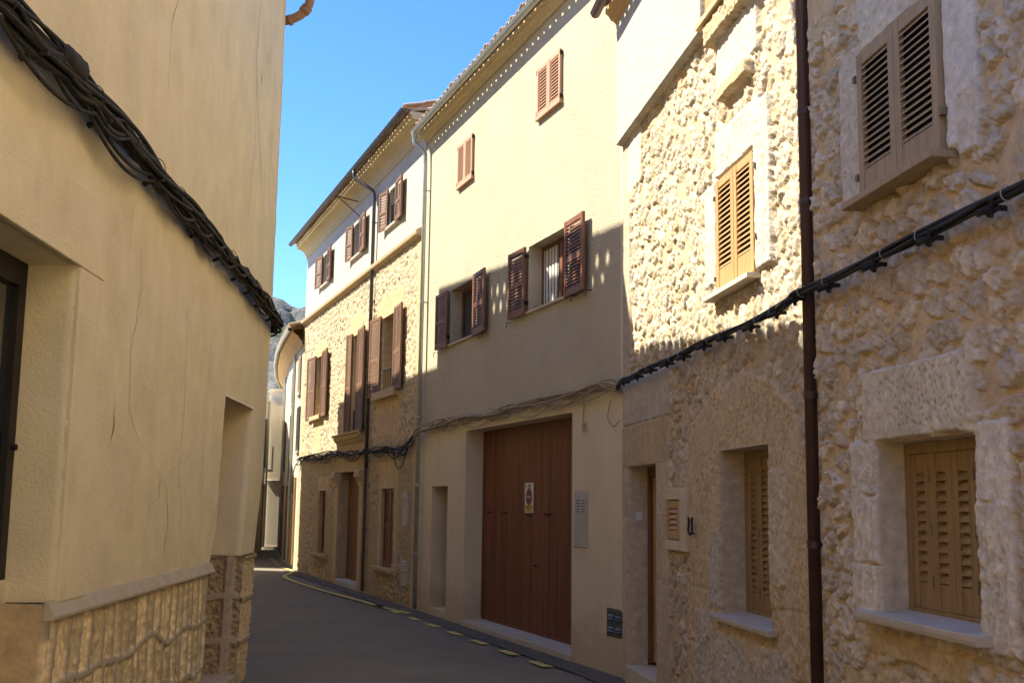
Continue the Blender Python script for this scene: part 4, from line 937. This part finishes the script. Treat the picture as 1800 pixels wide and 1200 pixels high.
def horseshoe():
    F = FA; root = thing('horseshoe', F.P(-2.5, .05, 1.54), 'small dark iron horseshoe hung on the stone wall beside the louvred meter niche', 'horseshoe')
    P = [F.P(-2.50-a_*.75, .066, 1.55+(z_-1.57)*.75) for a_, z_ in smooth([(-.075, 1.655), (-.055, 1.645), (-.058, 1.58), (-.072, 1.54), (-.055, 1.50), (0, 1.482), (.055, 1.50), (.072, 1.54), (.058, 1.58), (.055, 1.645), (.075, 1.655)], 4)]
    mb = MB(); mb.tube([tuple(p) for p in P], .009, 8); mb.build('shoe', M['iron'], root, smooth=True)
    MB().tube([F.P(-2.50, .0, 1.495), F.P(-2.50, .072, 1.495)], .006, 6).build('nail', M['iron'], root)
horseshoe()

# ================================================================== NEAREST STONE HOUSE (far right)
def stone_house_b():
    F = FB; root = thing('stone_house', F.P(-3, 0, 0), 'nearest rubble stone house on the right with weathered upper shutters and a pitted pale lintel', 'house')
    holes = [(-1.87, -.98, 1.20, 2.025, .11, (.66, .57, .41))]
    def fld(S, T):
        H, Cc = rubble(S, T, 29, a=.150, b=.135, mort=(.62, .475, .29), stone=(.655, .56, .42), hmax=.036, cover=.40, warm=(.54, .40, .24))
        sm = ss(.60, .80, fbm(S*1.3+2, T*1.3, 701))*.55     # places where the mortar covers the stones
        H = H*(1-sm)+.022*sm; Cc = lerp(Cc, cc(S.shape, (.62, .475, .29)), sm)
        D = [(-1.74, -.90, 4.02, 5.0, .040, (0.673, 0.610, 0.482), .2, .014, 0), (-.96, -.64, 3.27, 4.14, .035, (0.673, 0.598, 0.469), .2, .014, 0), (-2.03, -1.72, 3.27, 5.0, .038, (0.719, 0.671, 0.563), .2, .010, 0), (-2.02, -1.86, 3.22, 3.5, .035, (0.696, 0.610, 0.482), .2, .012, 0),
             (-1.90, -.86, 2.03, 2.385, .060, (.70, .62, .46), .7, .010, 0), (-1.0, -.68, 1.765, 2.05, .052, (0.719, 0.659, 0.536), .6, .018, .010), (-1.0, -.70, 1.432, 1.772, .055, (0.742, 0.671, 0.549), .3, .016, .012), (-1.0, -.66, 1.17, 1.437, .052, (0.742, 0.671, 0.549), .3, .018, .012),
             (-2.13, -1.87, 1.74, 2.07, .034, (0.766, 0.708, 0.576), .3, .014, .010), (-2.14, -1.87, 1.13, 1.747, .036, (0.742, 0.671, 0.536), .4, .016, .016),
             (-1.40, -.80, 1.0, 1.12, .022, (.58, .44, .24), .4, .02, 0), (-1.75, -1.42, .96, 1.10, .03, (.60, .46, .25), .4, .02, 0), (-1.775, -.905, 3.262, 4.07, .0, (.5, .42, .3), 0, .0, 0), (-2.35, -2.2, 1.3, 1.7, .03, (.5, .43, .32), .2, .02, 0)]
        for k, r in enumerate(D):
            m = slab(S, T, r[:4], 900+3*k, .012); h, c = dressed(S, T, 950+7*k, r[4], r[5], pit=r[6], rough=r[7], chisel=r[8])
            H = H*(1-m)+h*m; Cc = lerp(Cc, c, m)
        return H, Cc
    A = merge_axis(-20, -.20, .008, [-1.87, -.98], (-2.6, -.20, .06)); Z = merge_axis(0, 9.0, .008, [1.20, 2.025], (.8, 4.5, .04))
    relief('wall', F, A, Z, fld, holes, M['relief'], root, ends=(None, .45), jamb_rough=.02)
    body(F, -20, -.20, 7.5, 9, M['plaster_white'], root, back=.4)
    MB().prof(F, [(.02, 8.8), (.1, 8.84), (.18, 8.92), (.2, 9.0), (.02, 9.0)], -20, 0).build('cornice', M['cornice_ochre'], root)
    roof_slab(F, -20, .05, .22, -4.2, 9.0, .25, root)
    half_round(F, -20, .05, .30, 8.97, .055).build('gutter', M['brown_metal'], root)
    # upper shutters
    win = MB().box(F, -1.765, -.915, -.01, .028, 3.275, 4.06).build('window', M['wood_grey'], root, label='upper window closed by two weathered brown louvred shutters', bevel=.003)
    for p, q in ((-1.755, -1.342), (-1.338, -.925)): leaf_mesh(F, (p, .029), (q, .029), 3.283, 4.05, th=.032, stile=.056, slat=.0335, bottom=.135, topr=.065).build('shutter', M['wood_grey'], win)
    MB().box(F, -1.70, -.98, .029, .033, 3.42, 3.99).build('slot_shade', M['slot_shade'], win)
    MB().box(F, -1.80, -.84, .0, .13, 3.236, 3.272).build('sill', M['wood_grey'], win, bevel=.004)
    for a, z in ((-.90, 3.93), (-.90, 3.40), (-1.78, 3.45)): MB().box(F, a-.014, a+.014, .0, .068, z-.016, z+.016).build('hinge', M['hinge'], win)
    shutterset(F, root, (-1.87, -.98, 1.20, 2.025), -.10, 4, 'ground floor window with folding honey wood shutters under a pitted lintel')
    MB().prof(F, [(-.10, 1.16), (.105, 1.16), (.11, 1.18), (.11, 1.205), (-.10, 1.222)], -1.96, -.80).build('sill', M['sill'], root, bevel=.004, label='grey limestone sill under the lower window')
stone_house_b()

# ================================================================== WHITE HOUSE beyond the bend
def white_house():
    base = [(-5.36, 29.1), (-5.95, 31.2), (-6.63, 33.8), (-7.35, 37.0), (-8.05, 40.6), (-8.9, 46.0)]
    root = thing('town_house', (-6.3, 33, 0), 'white plastered house following the bend beyond the old stone house, with ochre eaves', 'house')
    n = len(base); ztop = 6.15
    def offs(d, pts=base):
        o = []
        for i, p in enumerate(pts):
            a = np.array(pts[max(i-1, 0)]); b = np.array(pts[min(i+1, len(pts)-1)]); t = (b-a)/np.linalg.norm(b-a); o.append(np.array(p)+np.array([-t[1], t[0]])*d)
        return o
    mb = MB(); mb.add([(*p, 0) for p in base]+[(*p, ztop) for p in base], [(i, i+1, i+1+n, i+n) for i in range(n-1)])
    mb.add([(*base[-1], 0), (2, 46, 0), (2, 46, ztop), (*base[-1], ztop)], [(0, 1, 2, 3)]); mb.add([(*base[0], 0), (-4.2, 32, 0), (-4.2, 32, ztop), (*base[0], ztop)], [(0, 1, 2, 3)]); mb.add([(-4.2, 32, 0), (2, 46, 0), (2, 46, ztop), (-4.2, 32, ztop)], [(0, 1, 2, 3)])
    mb.build('wall', M['plaster_white'], root)
    # ochre cove, gutter and roof follow the bend
    prof = [(0, 5.70), (.04, 5.72), (.06, 5.80), (.14, 5.88), (.16, 5.93), (.26, 6.0), (.30, 6.04), (.30, 6.13), (0, 6.15)]
    def sweep(prof_, name, m):
        mb = MB(); rings = []
        for k, (d, z) in enumerate(prof_): rings.append([(*q, z) for q in offs(d)])
        P = [p for r in rings for p in r]; fs = []
        for k in range(len(prof_)):
            k2 = (k+1) % len(prof_)
            for i in range(n-1): fs.append((k*n+i, k*n+i+1, k2*n+i+1, k2*n+i))
        mb.add(P, fs); mb.build(name, M[m], root)
    sweep(prof, 'cornice', 'cornice_ochre')
    sweep([(.34, 6.10), (.37, 6.05), (.41, 6.05), (.44, 6.10), (.44, 6.13), (.34, 6.13)], 'gutter', 'zinc')
    sweep([(.38, 6.17), (.38, 6.21), (-1.2, 6.62), (-1.2, 6.56)], 'roof', 'tile')
    # tile ends along the eave
    mb = MB(); o = offs(.38)
    for i in range(n-1):
        a, b = o[i], o[i+1]; L_ = np.linalg.norm(b-a); k = int(L_/.22); t = (b-a)/L_; nn = np.array([-t[1], t[0]])
        for j in range(k):
            c = a+t*(j+.5)*.22
            mb.tube([(*(c+nn*.02), 6.21), (*(c-nn*.5), 6.34)], .07, 7)
    mb.build('tile_row', M['tile'], root)
    # shutters and openings
    def seg(i, u, b=0.0):
        a = np.array(base[i]); c = np.array(base[i+1]); t = (c-a)/np.linalg.norm(c-a); nn = np.array([-t[1], t[0]]); return a+t*u+nn*b, t, nn
    def opening(i, u, wdt, z0, z1, m, name='window', d=.03, label=None):
        p, t, nn = seg(i, u); az = math.degrees(math.atan2(t[0], t[1])); F = Frame((p[0], p[1]), az, 'L')
        if name == 'window':
            w_ = MB().box(F, -.02, wdt+.02, .0, .06, z0-.05, z0).build('window', M['plaster_white'], root, label=label)
            leaf_mesh(F, (0, .01), (wdt/2, .01), z0, z1, th=d, slat=.06).build('shutter', M[m], w_); leaf_mesh(F, (wdt/2, .01), (wdt, .01), z0, z1, th=d, slat=.06).build('shutter', M[m], w_)
        else:
            w_ = MB().box(F, 0, wdt, .004, .03, z0, z1).box(F, -.08, 0, .0, .05, z0, z1+.08).box(F, wdt, wdt+.08, .0, .05, z0, z1+.08).build(name, M[m], root, label=label)
    opening(0, .45, .6, 4.5, 5.5, 'wood_grey'); opening(0, .25, .7, 3.0, 4.15, 'dark_metal')
    opening(1, .35, .6, 4.4, 5.3, 'wood_grey'); opening(1, .35, .7, 2.2, 4.1, 'dark_metal'); opening(2, .9, .7, 2.6, 4.1, 'dark_metal')
    opening(0, .75, .6, .1, 2.25, 'wood_honey', 'door', label='tall brown street door in the white house'); opening(1, .5, .8, .1, 2.1, 'brown_paint', 'door'); opening(2, .8, .9, .1, 2.1, 'brown_paint', 'door'); opening(3, 1.0, .9, .1, 2.1, 'brown_paint', 'door')
    p, t, nn = seg(1, .02, .04); mb = MB(); mb.tube([(*p, 6.0), (*p, .1)], .04, 8); mb.build('downpipe', M['zinc'], root); p, t, nn = seg(3, .1, .04); MB().tube([(*p, 6.0), (*p, .1)], .04, 8).build('downpipe', M['zinc'], root)
    # round blue plate on the wall
    p, t, nn = seg(0, 1.35, .02); F = Frame((p[0], p[1]), math.degrees(math.atan2(t[0], t[1])), 'L')
    r = thing('round_sign', F.P(0, .03, 1.75), 'small round blue plate on the shaded white wall beyond the bend', 'sign')
    MB().poly(F, [(.2*math.cos(2*math.pi*i/20), 1.75+.2*math.sin(2*math.pi*i/20)) for i in range(20)], 0.01, .02).build('plate', M['sign_white'], r)
    MB().poly(F, [(.17*math.cos(2*math.pi*i/20), 1.75+.17*math.sin(2*math.pi*i/20)) for i in range(20)], .02, .024).build('blue_face', M['sign_blue'], r)
white_house()

# ================================================================== HOUSE closing the street
def end_house():
    F = Frame((-7.60, 40.9), -68, 'L'); root = thing('town_house', F.P(1, 0, 0), 'plain weathered yellow house wall closing the end of the street below the mountain', 'house')
    MB().box(F, -.3, 1.32, -6, 0, 0, 5.75).build('wall', M['plaster_far'], root)
    MB().poly(F, [(-.35, 5.75), (1.36, 5.62), (1.36, 5.70), (-.35, 5.83)], -6, .05).build('coping', M['mares_pale'], root)
    MB().tube([F.P(-.3, .03, 2.35), F.P(1.32, .03, 2.45)], .03, 6).build('conduit', M['mortar_grey'], root)
    MB().box(F, -.3, 1.32, 0, .03, 0, .12).build('plinth', M['mortar_grey'], root)
end_house()

# ================================================================== LEFT SIDE beyond the corner (hidden ones invented to shade the street)
def left_row():
    # taller unseen house, invented to cast the shadow on the yellow wall
    F = Frame(tuple((MID.P(2.45, 3.45, 0))[:2]), -20.55, 'R')
    root = thing('town_house', F.P(3.4, 0, 0), 'invented unseen house behind the left corner, its pierced parapet shading the street with light dots', 'house')
    L_ = 6.75; z0, z1 = 9.0, 9.45
    MB().box(F, 0, L_, -6, 0, 0, 9.05).build('wall', M['plaster_left'], root)
    mb = MB()                                         # two staggered rows of oval holes, shaped to throw dots of light
    def par(a0, a1, zt0, zt1, holed):
        t = .045
        if not holed:
            mb.poly(F, [(a0, 9.05), (a1, 9.05), (a1, zt1), (a0, zt0)], -t, 0); return
        p = .27; n = int((a1-a0)/p)
        for i in range(n):
            x0 = a0+i*p; x1 = x0+p
            za = zt0+(zt1-zt0)*(i/n); zb = zt0+(zt1-zt0)*((i+1)/n)
            for k, (cx, cz) in enumerate((((x0+x1)/2-p/4, za-.30), ((x0+x1)/2+p/4, za-.52))):
                w0 = x0 if k == 0 else (x0+x1)/2; w1 = (x0+x1)/2 if k == 0 else x1; q0, q1 = cz-.14, cz+.14
                N = 16; ang = [2*math.pi*j/N for j in range(N)]
                inner = [(cx+.052*math.cos(a), cz+.095*math.sin(a)) for a in ang]
                def sq(a):
                    c_, s_ = math.cos(a), math.sin(a); r = 1/max(abs(c_)/((w1-w0)/2), abs(s_)/.14); return (cx+r*c_, cz+r*s_)
                outer = [sq(a) for a in ang]
                for b in (0, -t):
                    P = [F.P(x, b, z) for x, z in inner+outer]; mb.add(P, [(j, (j+1) % N, (j+1) % N+N, j+N) for j in range(N)])
                P = [F.P(x, 0, z) for x, z in inner]+[F.P(x, -t, z) for x, z in inner]; mb.add(P, [(j, (j+1) % N, (j+1) % N+N, j+N) for j in range(N)])
                mb.box(F, w0, w1, -t, 0, q1, za if k == 0 else za); mb.box(F, w0, w1, -t, 0, 9.0, q0)
    zt = lambda a: 9.58+.46*a/L_
    par(0, .4, zt(0), zt(.4), False); par(.4, 4.9, zt(.4), zt(4.9), True); par(4.9, L_, zt(4.9), zt(L_), False)
    mb.build('pierced_parapet', M['plaster_left'], root)
    for k, (z, a) in enumerate(((2.6, 2.0), (5.6, 1.6), (5.6, 4.6))):
        w_ = MB().box(F, a, a+.9, 0, .05, z-1.3 if k else .1, z).build('window', M['wood_red'], root)
    # lower unseen house, invented to shade the street up to the alley
    F2 = Frame(tuple((MID.P(9.2, 3.45, 0))[:2]), -20.55, 'R')
    root = thing('town_house', F2.P(5, 0, 0), 'invented unseen lower house on the left, shading the street up to the sunlit alley', 'house')
    mb = MB()
    e = MID.P(20.72, 3.45, 0)-F2.o; Lw = float(np.dot(e, F2.d))
    al = np.array([math.sin(SUN_AZ), math.cos(SUN_AZ)])
    c0 = F2.P(0, 0, 0); c1 = F2.P(7.4, 0, 0); c2 = F2.P(Lw, 0, 0); c3 = c2[:2]+al*6
    mb.plan([tuple(c0[:2]), tuple(c1[:2]), tuple((F2.P(7.4, -5, 0))[:2]), tuple((F2.P(0, -5, 0))[:2])], 0, 8.68)
    mb.build('wall', M['plaster_left'], root)
    MB().plan([tuple(c1[:2]), tuple(c2[:2]), tuple(c3), tuple((F2.P(7.4, -5, 0))[:2])], 0, 7.7).build('wing', M['plaster_left'], root)
    for a in (1.5, 4.5, 8.5): MB().box(F2, a, a+.9, 0, .04, 3.8, 5.1).build('window', M['wood_red'], root)
    roofm = MB().box(F2, .0, 7.3, -4.9, .02, 8.69, 8.74).build('roof', M['tile'], root)
    # house beyond the alley
    root = thing('town_house', (-9, 35, 0), 'pale house beyond the alley on the left with a dark balcony, seen edge-on', 'house')
    q0 = np.array([-8.35, 30.55]); q1 = np.array([-7.85, 34.3]); q2 = np.array([-8.84, 41.3])
    MB().plan([tuple(q0), tuple(q1), tuple(q2), (-14, 41.3), tuple(q0+al*6)], 0, 5.4).build('wall', M['plaster_far'], root)
    F3 = Frame(tuple(q2), math.degrees(math.atan2(*(q1-q2))), 'L'); F3 = Frame(tuple(q2), math.degrees(math.atan2(*(q2-q1))), 'R')
    mb = MB().box(F3, -.9, -.1, 0, .3, 2.75, 2.82)
    for i in range(7): mb.box(F3, -.9+i*.12, -.885+i*.12, .27, .285, 2.82, 3.6)
    mb.box(F3, -.9, -.1, .265, .29, 3.6, 3.63); mb.build('balcony', M['zinc'], root)
    MB().box(F3, -.9, -.3, .01, .05, .1, 2.3).build('door', M['wood_amber'], root); MB().box(F3, -.9, -.3, .01, .05, 2.86, 4.6).build('window', M['dark_metal'], root)
    MB().tube([F3.P(-.06, .06, 5.3), F3.P(-.06, .06, .1)], .04, 8).build('downpipe', M['zinc'], root)
left_row()

def added_low_house():  # unseen, added and kept low so sun bounces off the opposite wall
    root = thing('town_house', FL.P(-13, 0, 0), 'unseen low cream house added behind the viewer so sunlight bounces into the street', 'house')
    MB().box(FL, -19, -7.59, -7, -.03, 0, 4.4).build('wall', M['plaster_left'], root)
    MB().box(FL, -19.1, -7.6, -7.1, .2, 4.41, 4.5).build('roof', M['tile'], root)
    for a in (-16, -12): MB().box(FL, a, a+.9, 0.001, .04, .1, 2.2).build('door', M['wood_dark'], root)
added_low_house()
def added_rear_house():  # unseen, added to cut the blue sky light from behind
    F = Frame((-4, -13), 90, 'R' if False else 'L'); root = thing('town_house', (0, -14, 0), 'unseen cream house added behind the viewer to close off sky light', 'house')
    mb = MB().plan([(-6, -13), (7, -13), (7, -20), (-6, -20)], 0, 7.5); mb.build('wall', M['plaster_mid_low'], root)
    MB().plan([(-.6, -12.97), (.5, -12.97), (.5, -12.99), (-.6, -12.99)], 0, 2.2).build('door', M['wood_dark'], root)
    for x in (-1.4, 1.2): MB().plan([(x, -12.96), (x+.9, -12.96), (x+.9, -12.99), (x, -12.99)], 3.6, 5.0).build('window', M['wood_red'], root)
    MB().plan([(-6.1, -12.8), (7.1, -12.8), (7.1, -20), (-6.1, -20)], 7.5, 7.6).build('roof', M['tile'], root)
added_rear_house()

# ================================================================== CABLES
def bundle(name, label, path, n, rad, r, m, seed, ties=(), brackets=(), tie_m='cable_tie', twist=1.3, loose=(), F=None, spread=1.0, step=.05, brk_dir=None, cat='cables', wall_n=None):
    rr = random.Random(seed); root = thing(name, path[0], label, cat)
    P = [Vector(p) for p in smooth(path, 24)]
    # resample
    D = [0]
    for a, b in zip(P[:-1], P[1:]): D.append(D[-1]+(b-a).length)
    T = D[-1]; N = int(T/step); X = np.interp(np.linspace(0, T, N), D, [p.x for p in P]); Y = np.interp(np.linspace(0, T, N), D, [p.y for p in P]); Z = np.interp(np.linspace(0, T, N), D, [p.z for p in P])
    base = np.stack([X, Y, Z], 1); tang = np.gradient(base, axis=0); tang /= np.linalg.norm(tang, axis=1)[:, None]
    side = np.cross(tang, [0, 0, 1]); side /= np.linalg.norm(side, axis=1)[:, None]; upv = np.cross(side, tang)
    S = np.linspace(0, T, N)
    for i in range(n):
        ph = 2*math.pi*i/n+rr.uniform(-.3, .3); q = rad*(1 if i % 3 else .45); f1, f2 = rr.uniform(.5, 1.1), rr.uniform(1.5, 3)
        ang = ph+twist*S+.5*np.sin(S*f1+ph*3); wob = spread*rad*.5*np.sin(S*f2+ph*5)
        sag = spread*rad*.9*np.abs(np.sin(S*math.pi/.55+ph*.1))*(i % 4 == 1)
        pts = base+side*(np.cos(ang)*q*.75)[:, None]+upv*(np.sin(ang)*q+wob-sag)[:, None]
        MB().tube([tuple(p) for p in pts], r*rr.uniform(.75, 1.25), 7).build('cable', M[m], root, smooth=True)
    for t in loose:
        a, b, drop = t; i0, i1 = int(a/T*(N-1)), int(b/T*(N-1)); k = np.linspace(0, 1, i1-i0)
        pts = base[i0:i1]+upv[i0:i1]*(-rad*.8-drop*np.sin(math.pi*k)**.8)[:, None]
        if len(pts) > 2: MB().tube([tuple(p) for p in pts], r*.8, 6).build('loose_cable', M[m], root, smooth=True)
    for t in ties:
        i = min(N-2, int(t/T*(N-1))); c = base[i]; ring = [tuple(c+side[i]*math.cos(a)*(rad*.75+r+.004)+upv[i]*math.sin(a)*(rad+r+.004)) for a in np.linspace(0, 2*math.pi, 17)]
        MB().tube(ring, .0028, 5).build('cable_tie', M[tie_m], root)
    for t in brackets:
        i = min(N-2, int(t/T*(N-1))); c = base[i]-upv[i]*(rad+.012)
        mb = MB(); nn = side[i] if brk_dir is None else np.array(brk_dir)
        mb.tube([tuple(c-nn*.07-upv[i]*.03), tuple(c), tuple(c+nn*.055)], [.016, .014, .012], 7)
        mb.tube([tuple(c-nn*.02+upv[i]*.03-tang[i]*.03), tuple(c-upv[i]*.035+tang[i]*.02)], .011, 6)
        mb.tube([tuple(c-tang[i]*.045-upv[i]*.012), tuple(c+tang[i]*.045-upv[i]*.02)], .010, 6)
        mb.build('wall_clip', M['black'], root)
    return root
# thick black bundle on the left wall, bending round the corner
P = [FL.P(-8.6, .09, 3.69), FL.P(-7.0, .095, 3.70), FL.P(-6.0, .09, 3.72), FL.P(-5.0, .09, 3.73), FL.P(-3.8, .085, 3.71), FL.P(-2.5, .085, 3.70), FL.P(-1.2, .09, 3.68), FL.P(-.2, .09, 3.66), FL.P(.45, .09, 3.62), FL.P(.76, .06, 3.60), FL.P(.84, -.10, 3.60), FL.P(.84, -1.2, 3.62)]
P = [tuple(p) for p in P]
lb = bundle('cable_bundle', 'thick twisted bundle of black cables along the cream left wall, turning round its corner', P, 17, .056, .0135, 'black', 5,
       ties=[.9+.62*k for k in range(14)], tie_m='black', brackets=[1.95, 2.9, 4.0, 5.3, 6.1, 6.9, 7.5, 8.1, 8.8], twist=.95, loose=[(1.4, 2.9, .12), (2.6, 4.1, .15), (2.7, 4.0, .10), (4.1, 5.2, .08), (5.2, 6.2, .05), (7.6, 8.7, .11), (6.2, 7.4, .05)], spread=1.0)
mb = MB(); c = FL.P(-6.28, .10, 3.74)
mb.tube([tuple(c+FL.d*t+np.array([0, 0, .0])) for t in (-.15, -.11, -.07, -.02, .03, .07, .11, .15)], [.04, .066, .060, .072, .064, .074, .058, .035], 11); mb.build('cable_joint', M['black'], lb, smooth=True)
# black bundle over the two stone houses
P = [FB.P(-6.5, .07+.03, 2.93)]+[FB.P(-a, .10, 2.925+.006*math.sin(a*9)) for a in (5, 4, 3, 2.4, 1.8, 1.2, .6, .2)]+[FA.P(-5.13, .205, 2.94), FA.P(-4.8, .13, 2.95)]+[FA.P(-a, .11, 2.945+.008*math.sin(a*7)) for a in (4.2, 3.6, 3.0, 2.4, 1.8, 1.2, .7, .3)]+[FA.P(-.02, .09, 2.90)]
bundle('cable_bundle', 'black cable bundle with pale ties running across the two stone houses on the right', [tuple(p) for p in P], 8, .018, .0092, 'black', 9,
       ties=[4.2+.53*k+.2*(k%2) for k in range(14)], brackets=[4.3+.53*k for k in range(14)], twist=1.2, spread=.5, brk_dir=FA.n*-1)
# painted bundle on the yellow house
P = [MID.P(0, .07, 2.90), MID.P(.3, .06, 2.97), MID.P(.8, .05, 2.98), MID.P(1.5, .05, 2.95), MID.P(2.5, .05, 2.93), MID.P(3.5, .05, 2.94), MID.P(4.5, .05, 2.93), MID.P(5.5, .05, 2.93), MID.P(6.4, .05, 2.93), MID.P(7.0, .05, 2.91), MID.P(7.3, .14, 2.86), MID.P(7.58, .10, 2.80)]
bundle('cable_bundle', 'untidy beige painted cables sagging over the garage door of the yellow house', [tuple(p) for p in P], 8, .045, .010, 'cable_beige', 12,
       ties=[.3+.42*k for k in range(17)], tie_m='cable_beige', twist=.35, spread=1.3, loose=[(.2, 1.6, .10), (.8, 2.2, .08), (1.9, 3.3, .12), (3.0, 4.2, .07), (3.9, 5.5, .12), (5.2, 6.8, .10), (6.0, 7.3, .08)])
# tangled black cables on the old house
P = [FAR.P(-.02, .10, 2.80), FAR.P(.35, .09, 2.70), FAR.P(.9, .09, 2.62), FAR.P(1.8, .08, 2.66), FAR.P(2.8, .08, 2.68), FAR.P(3.44, .14, 2.68), FAR.P(3.9, .07, 2.66), FAR.P(5.2, .08, 2.70), FAR.P(6.6, .08, 2.76), FAR.P(8.0, .08, 2.74), FAR.P(9.6, .07, 2.80), FAR.P(10.9, .07, 2.72)]
bundle('cable_bundle', 'tangled black cables strung across the old stone house above its door', [tuple(p) for p in P], 6, .045, .011, 'black', 17,
       ties=[.4+.8*k for k in range(12)], tie_m='black', brackets=[], twist=.5, spread=1.5, loose=[(.5, 1.5, .30), (.9, 2.0, .12), (2.0, 3.1, .10), (4.0, 5.6, .12), (6.5, 8.4, .14), (8.0, 10.0, .12)], step=.07)
P = [FAR.P(10.6, .05, 2.78), FAR.P(11.0, .12, 2.55), FAR.P(11.1, .14, 2.2), FAR.P(11.3, .1, 1.9)]
bundle('cable_drop', 'short black cable hanging down the far corner of the old stone house', [tuple(p) for p in P], 2, .012, .012, 'black', 19, twist=.3, cat='cable')
P = [(-5.4, 29.3, 2.6), (-5.9, 31.2, 2.7), (-6.4, 33.5, 2.5), (-7.05, 36.4, 2.55)]
bundle('cable_bundle', 'thin cables along the white house beyond the bend', P, 3, .02, .012, 'dark_metal', 20, twist=.4, spread=1.2, step=.1)
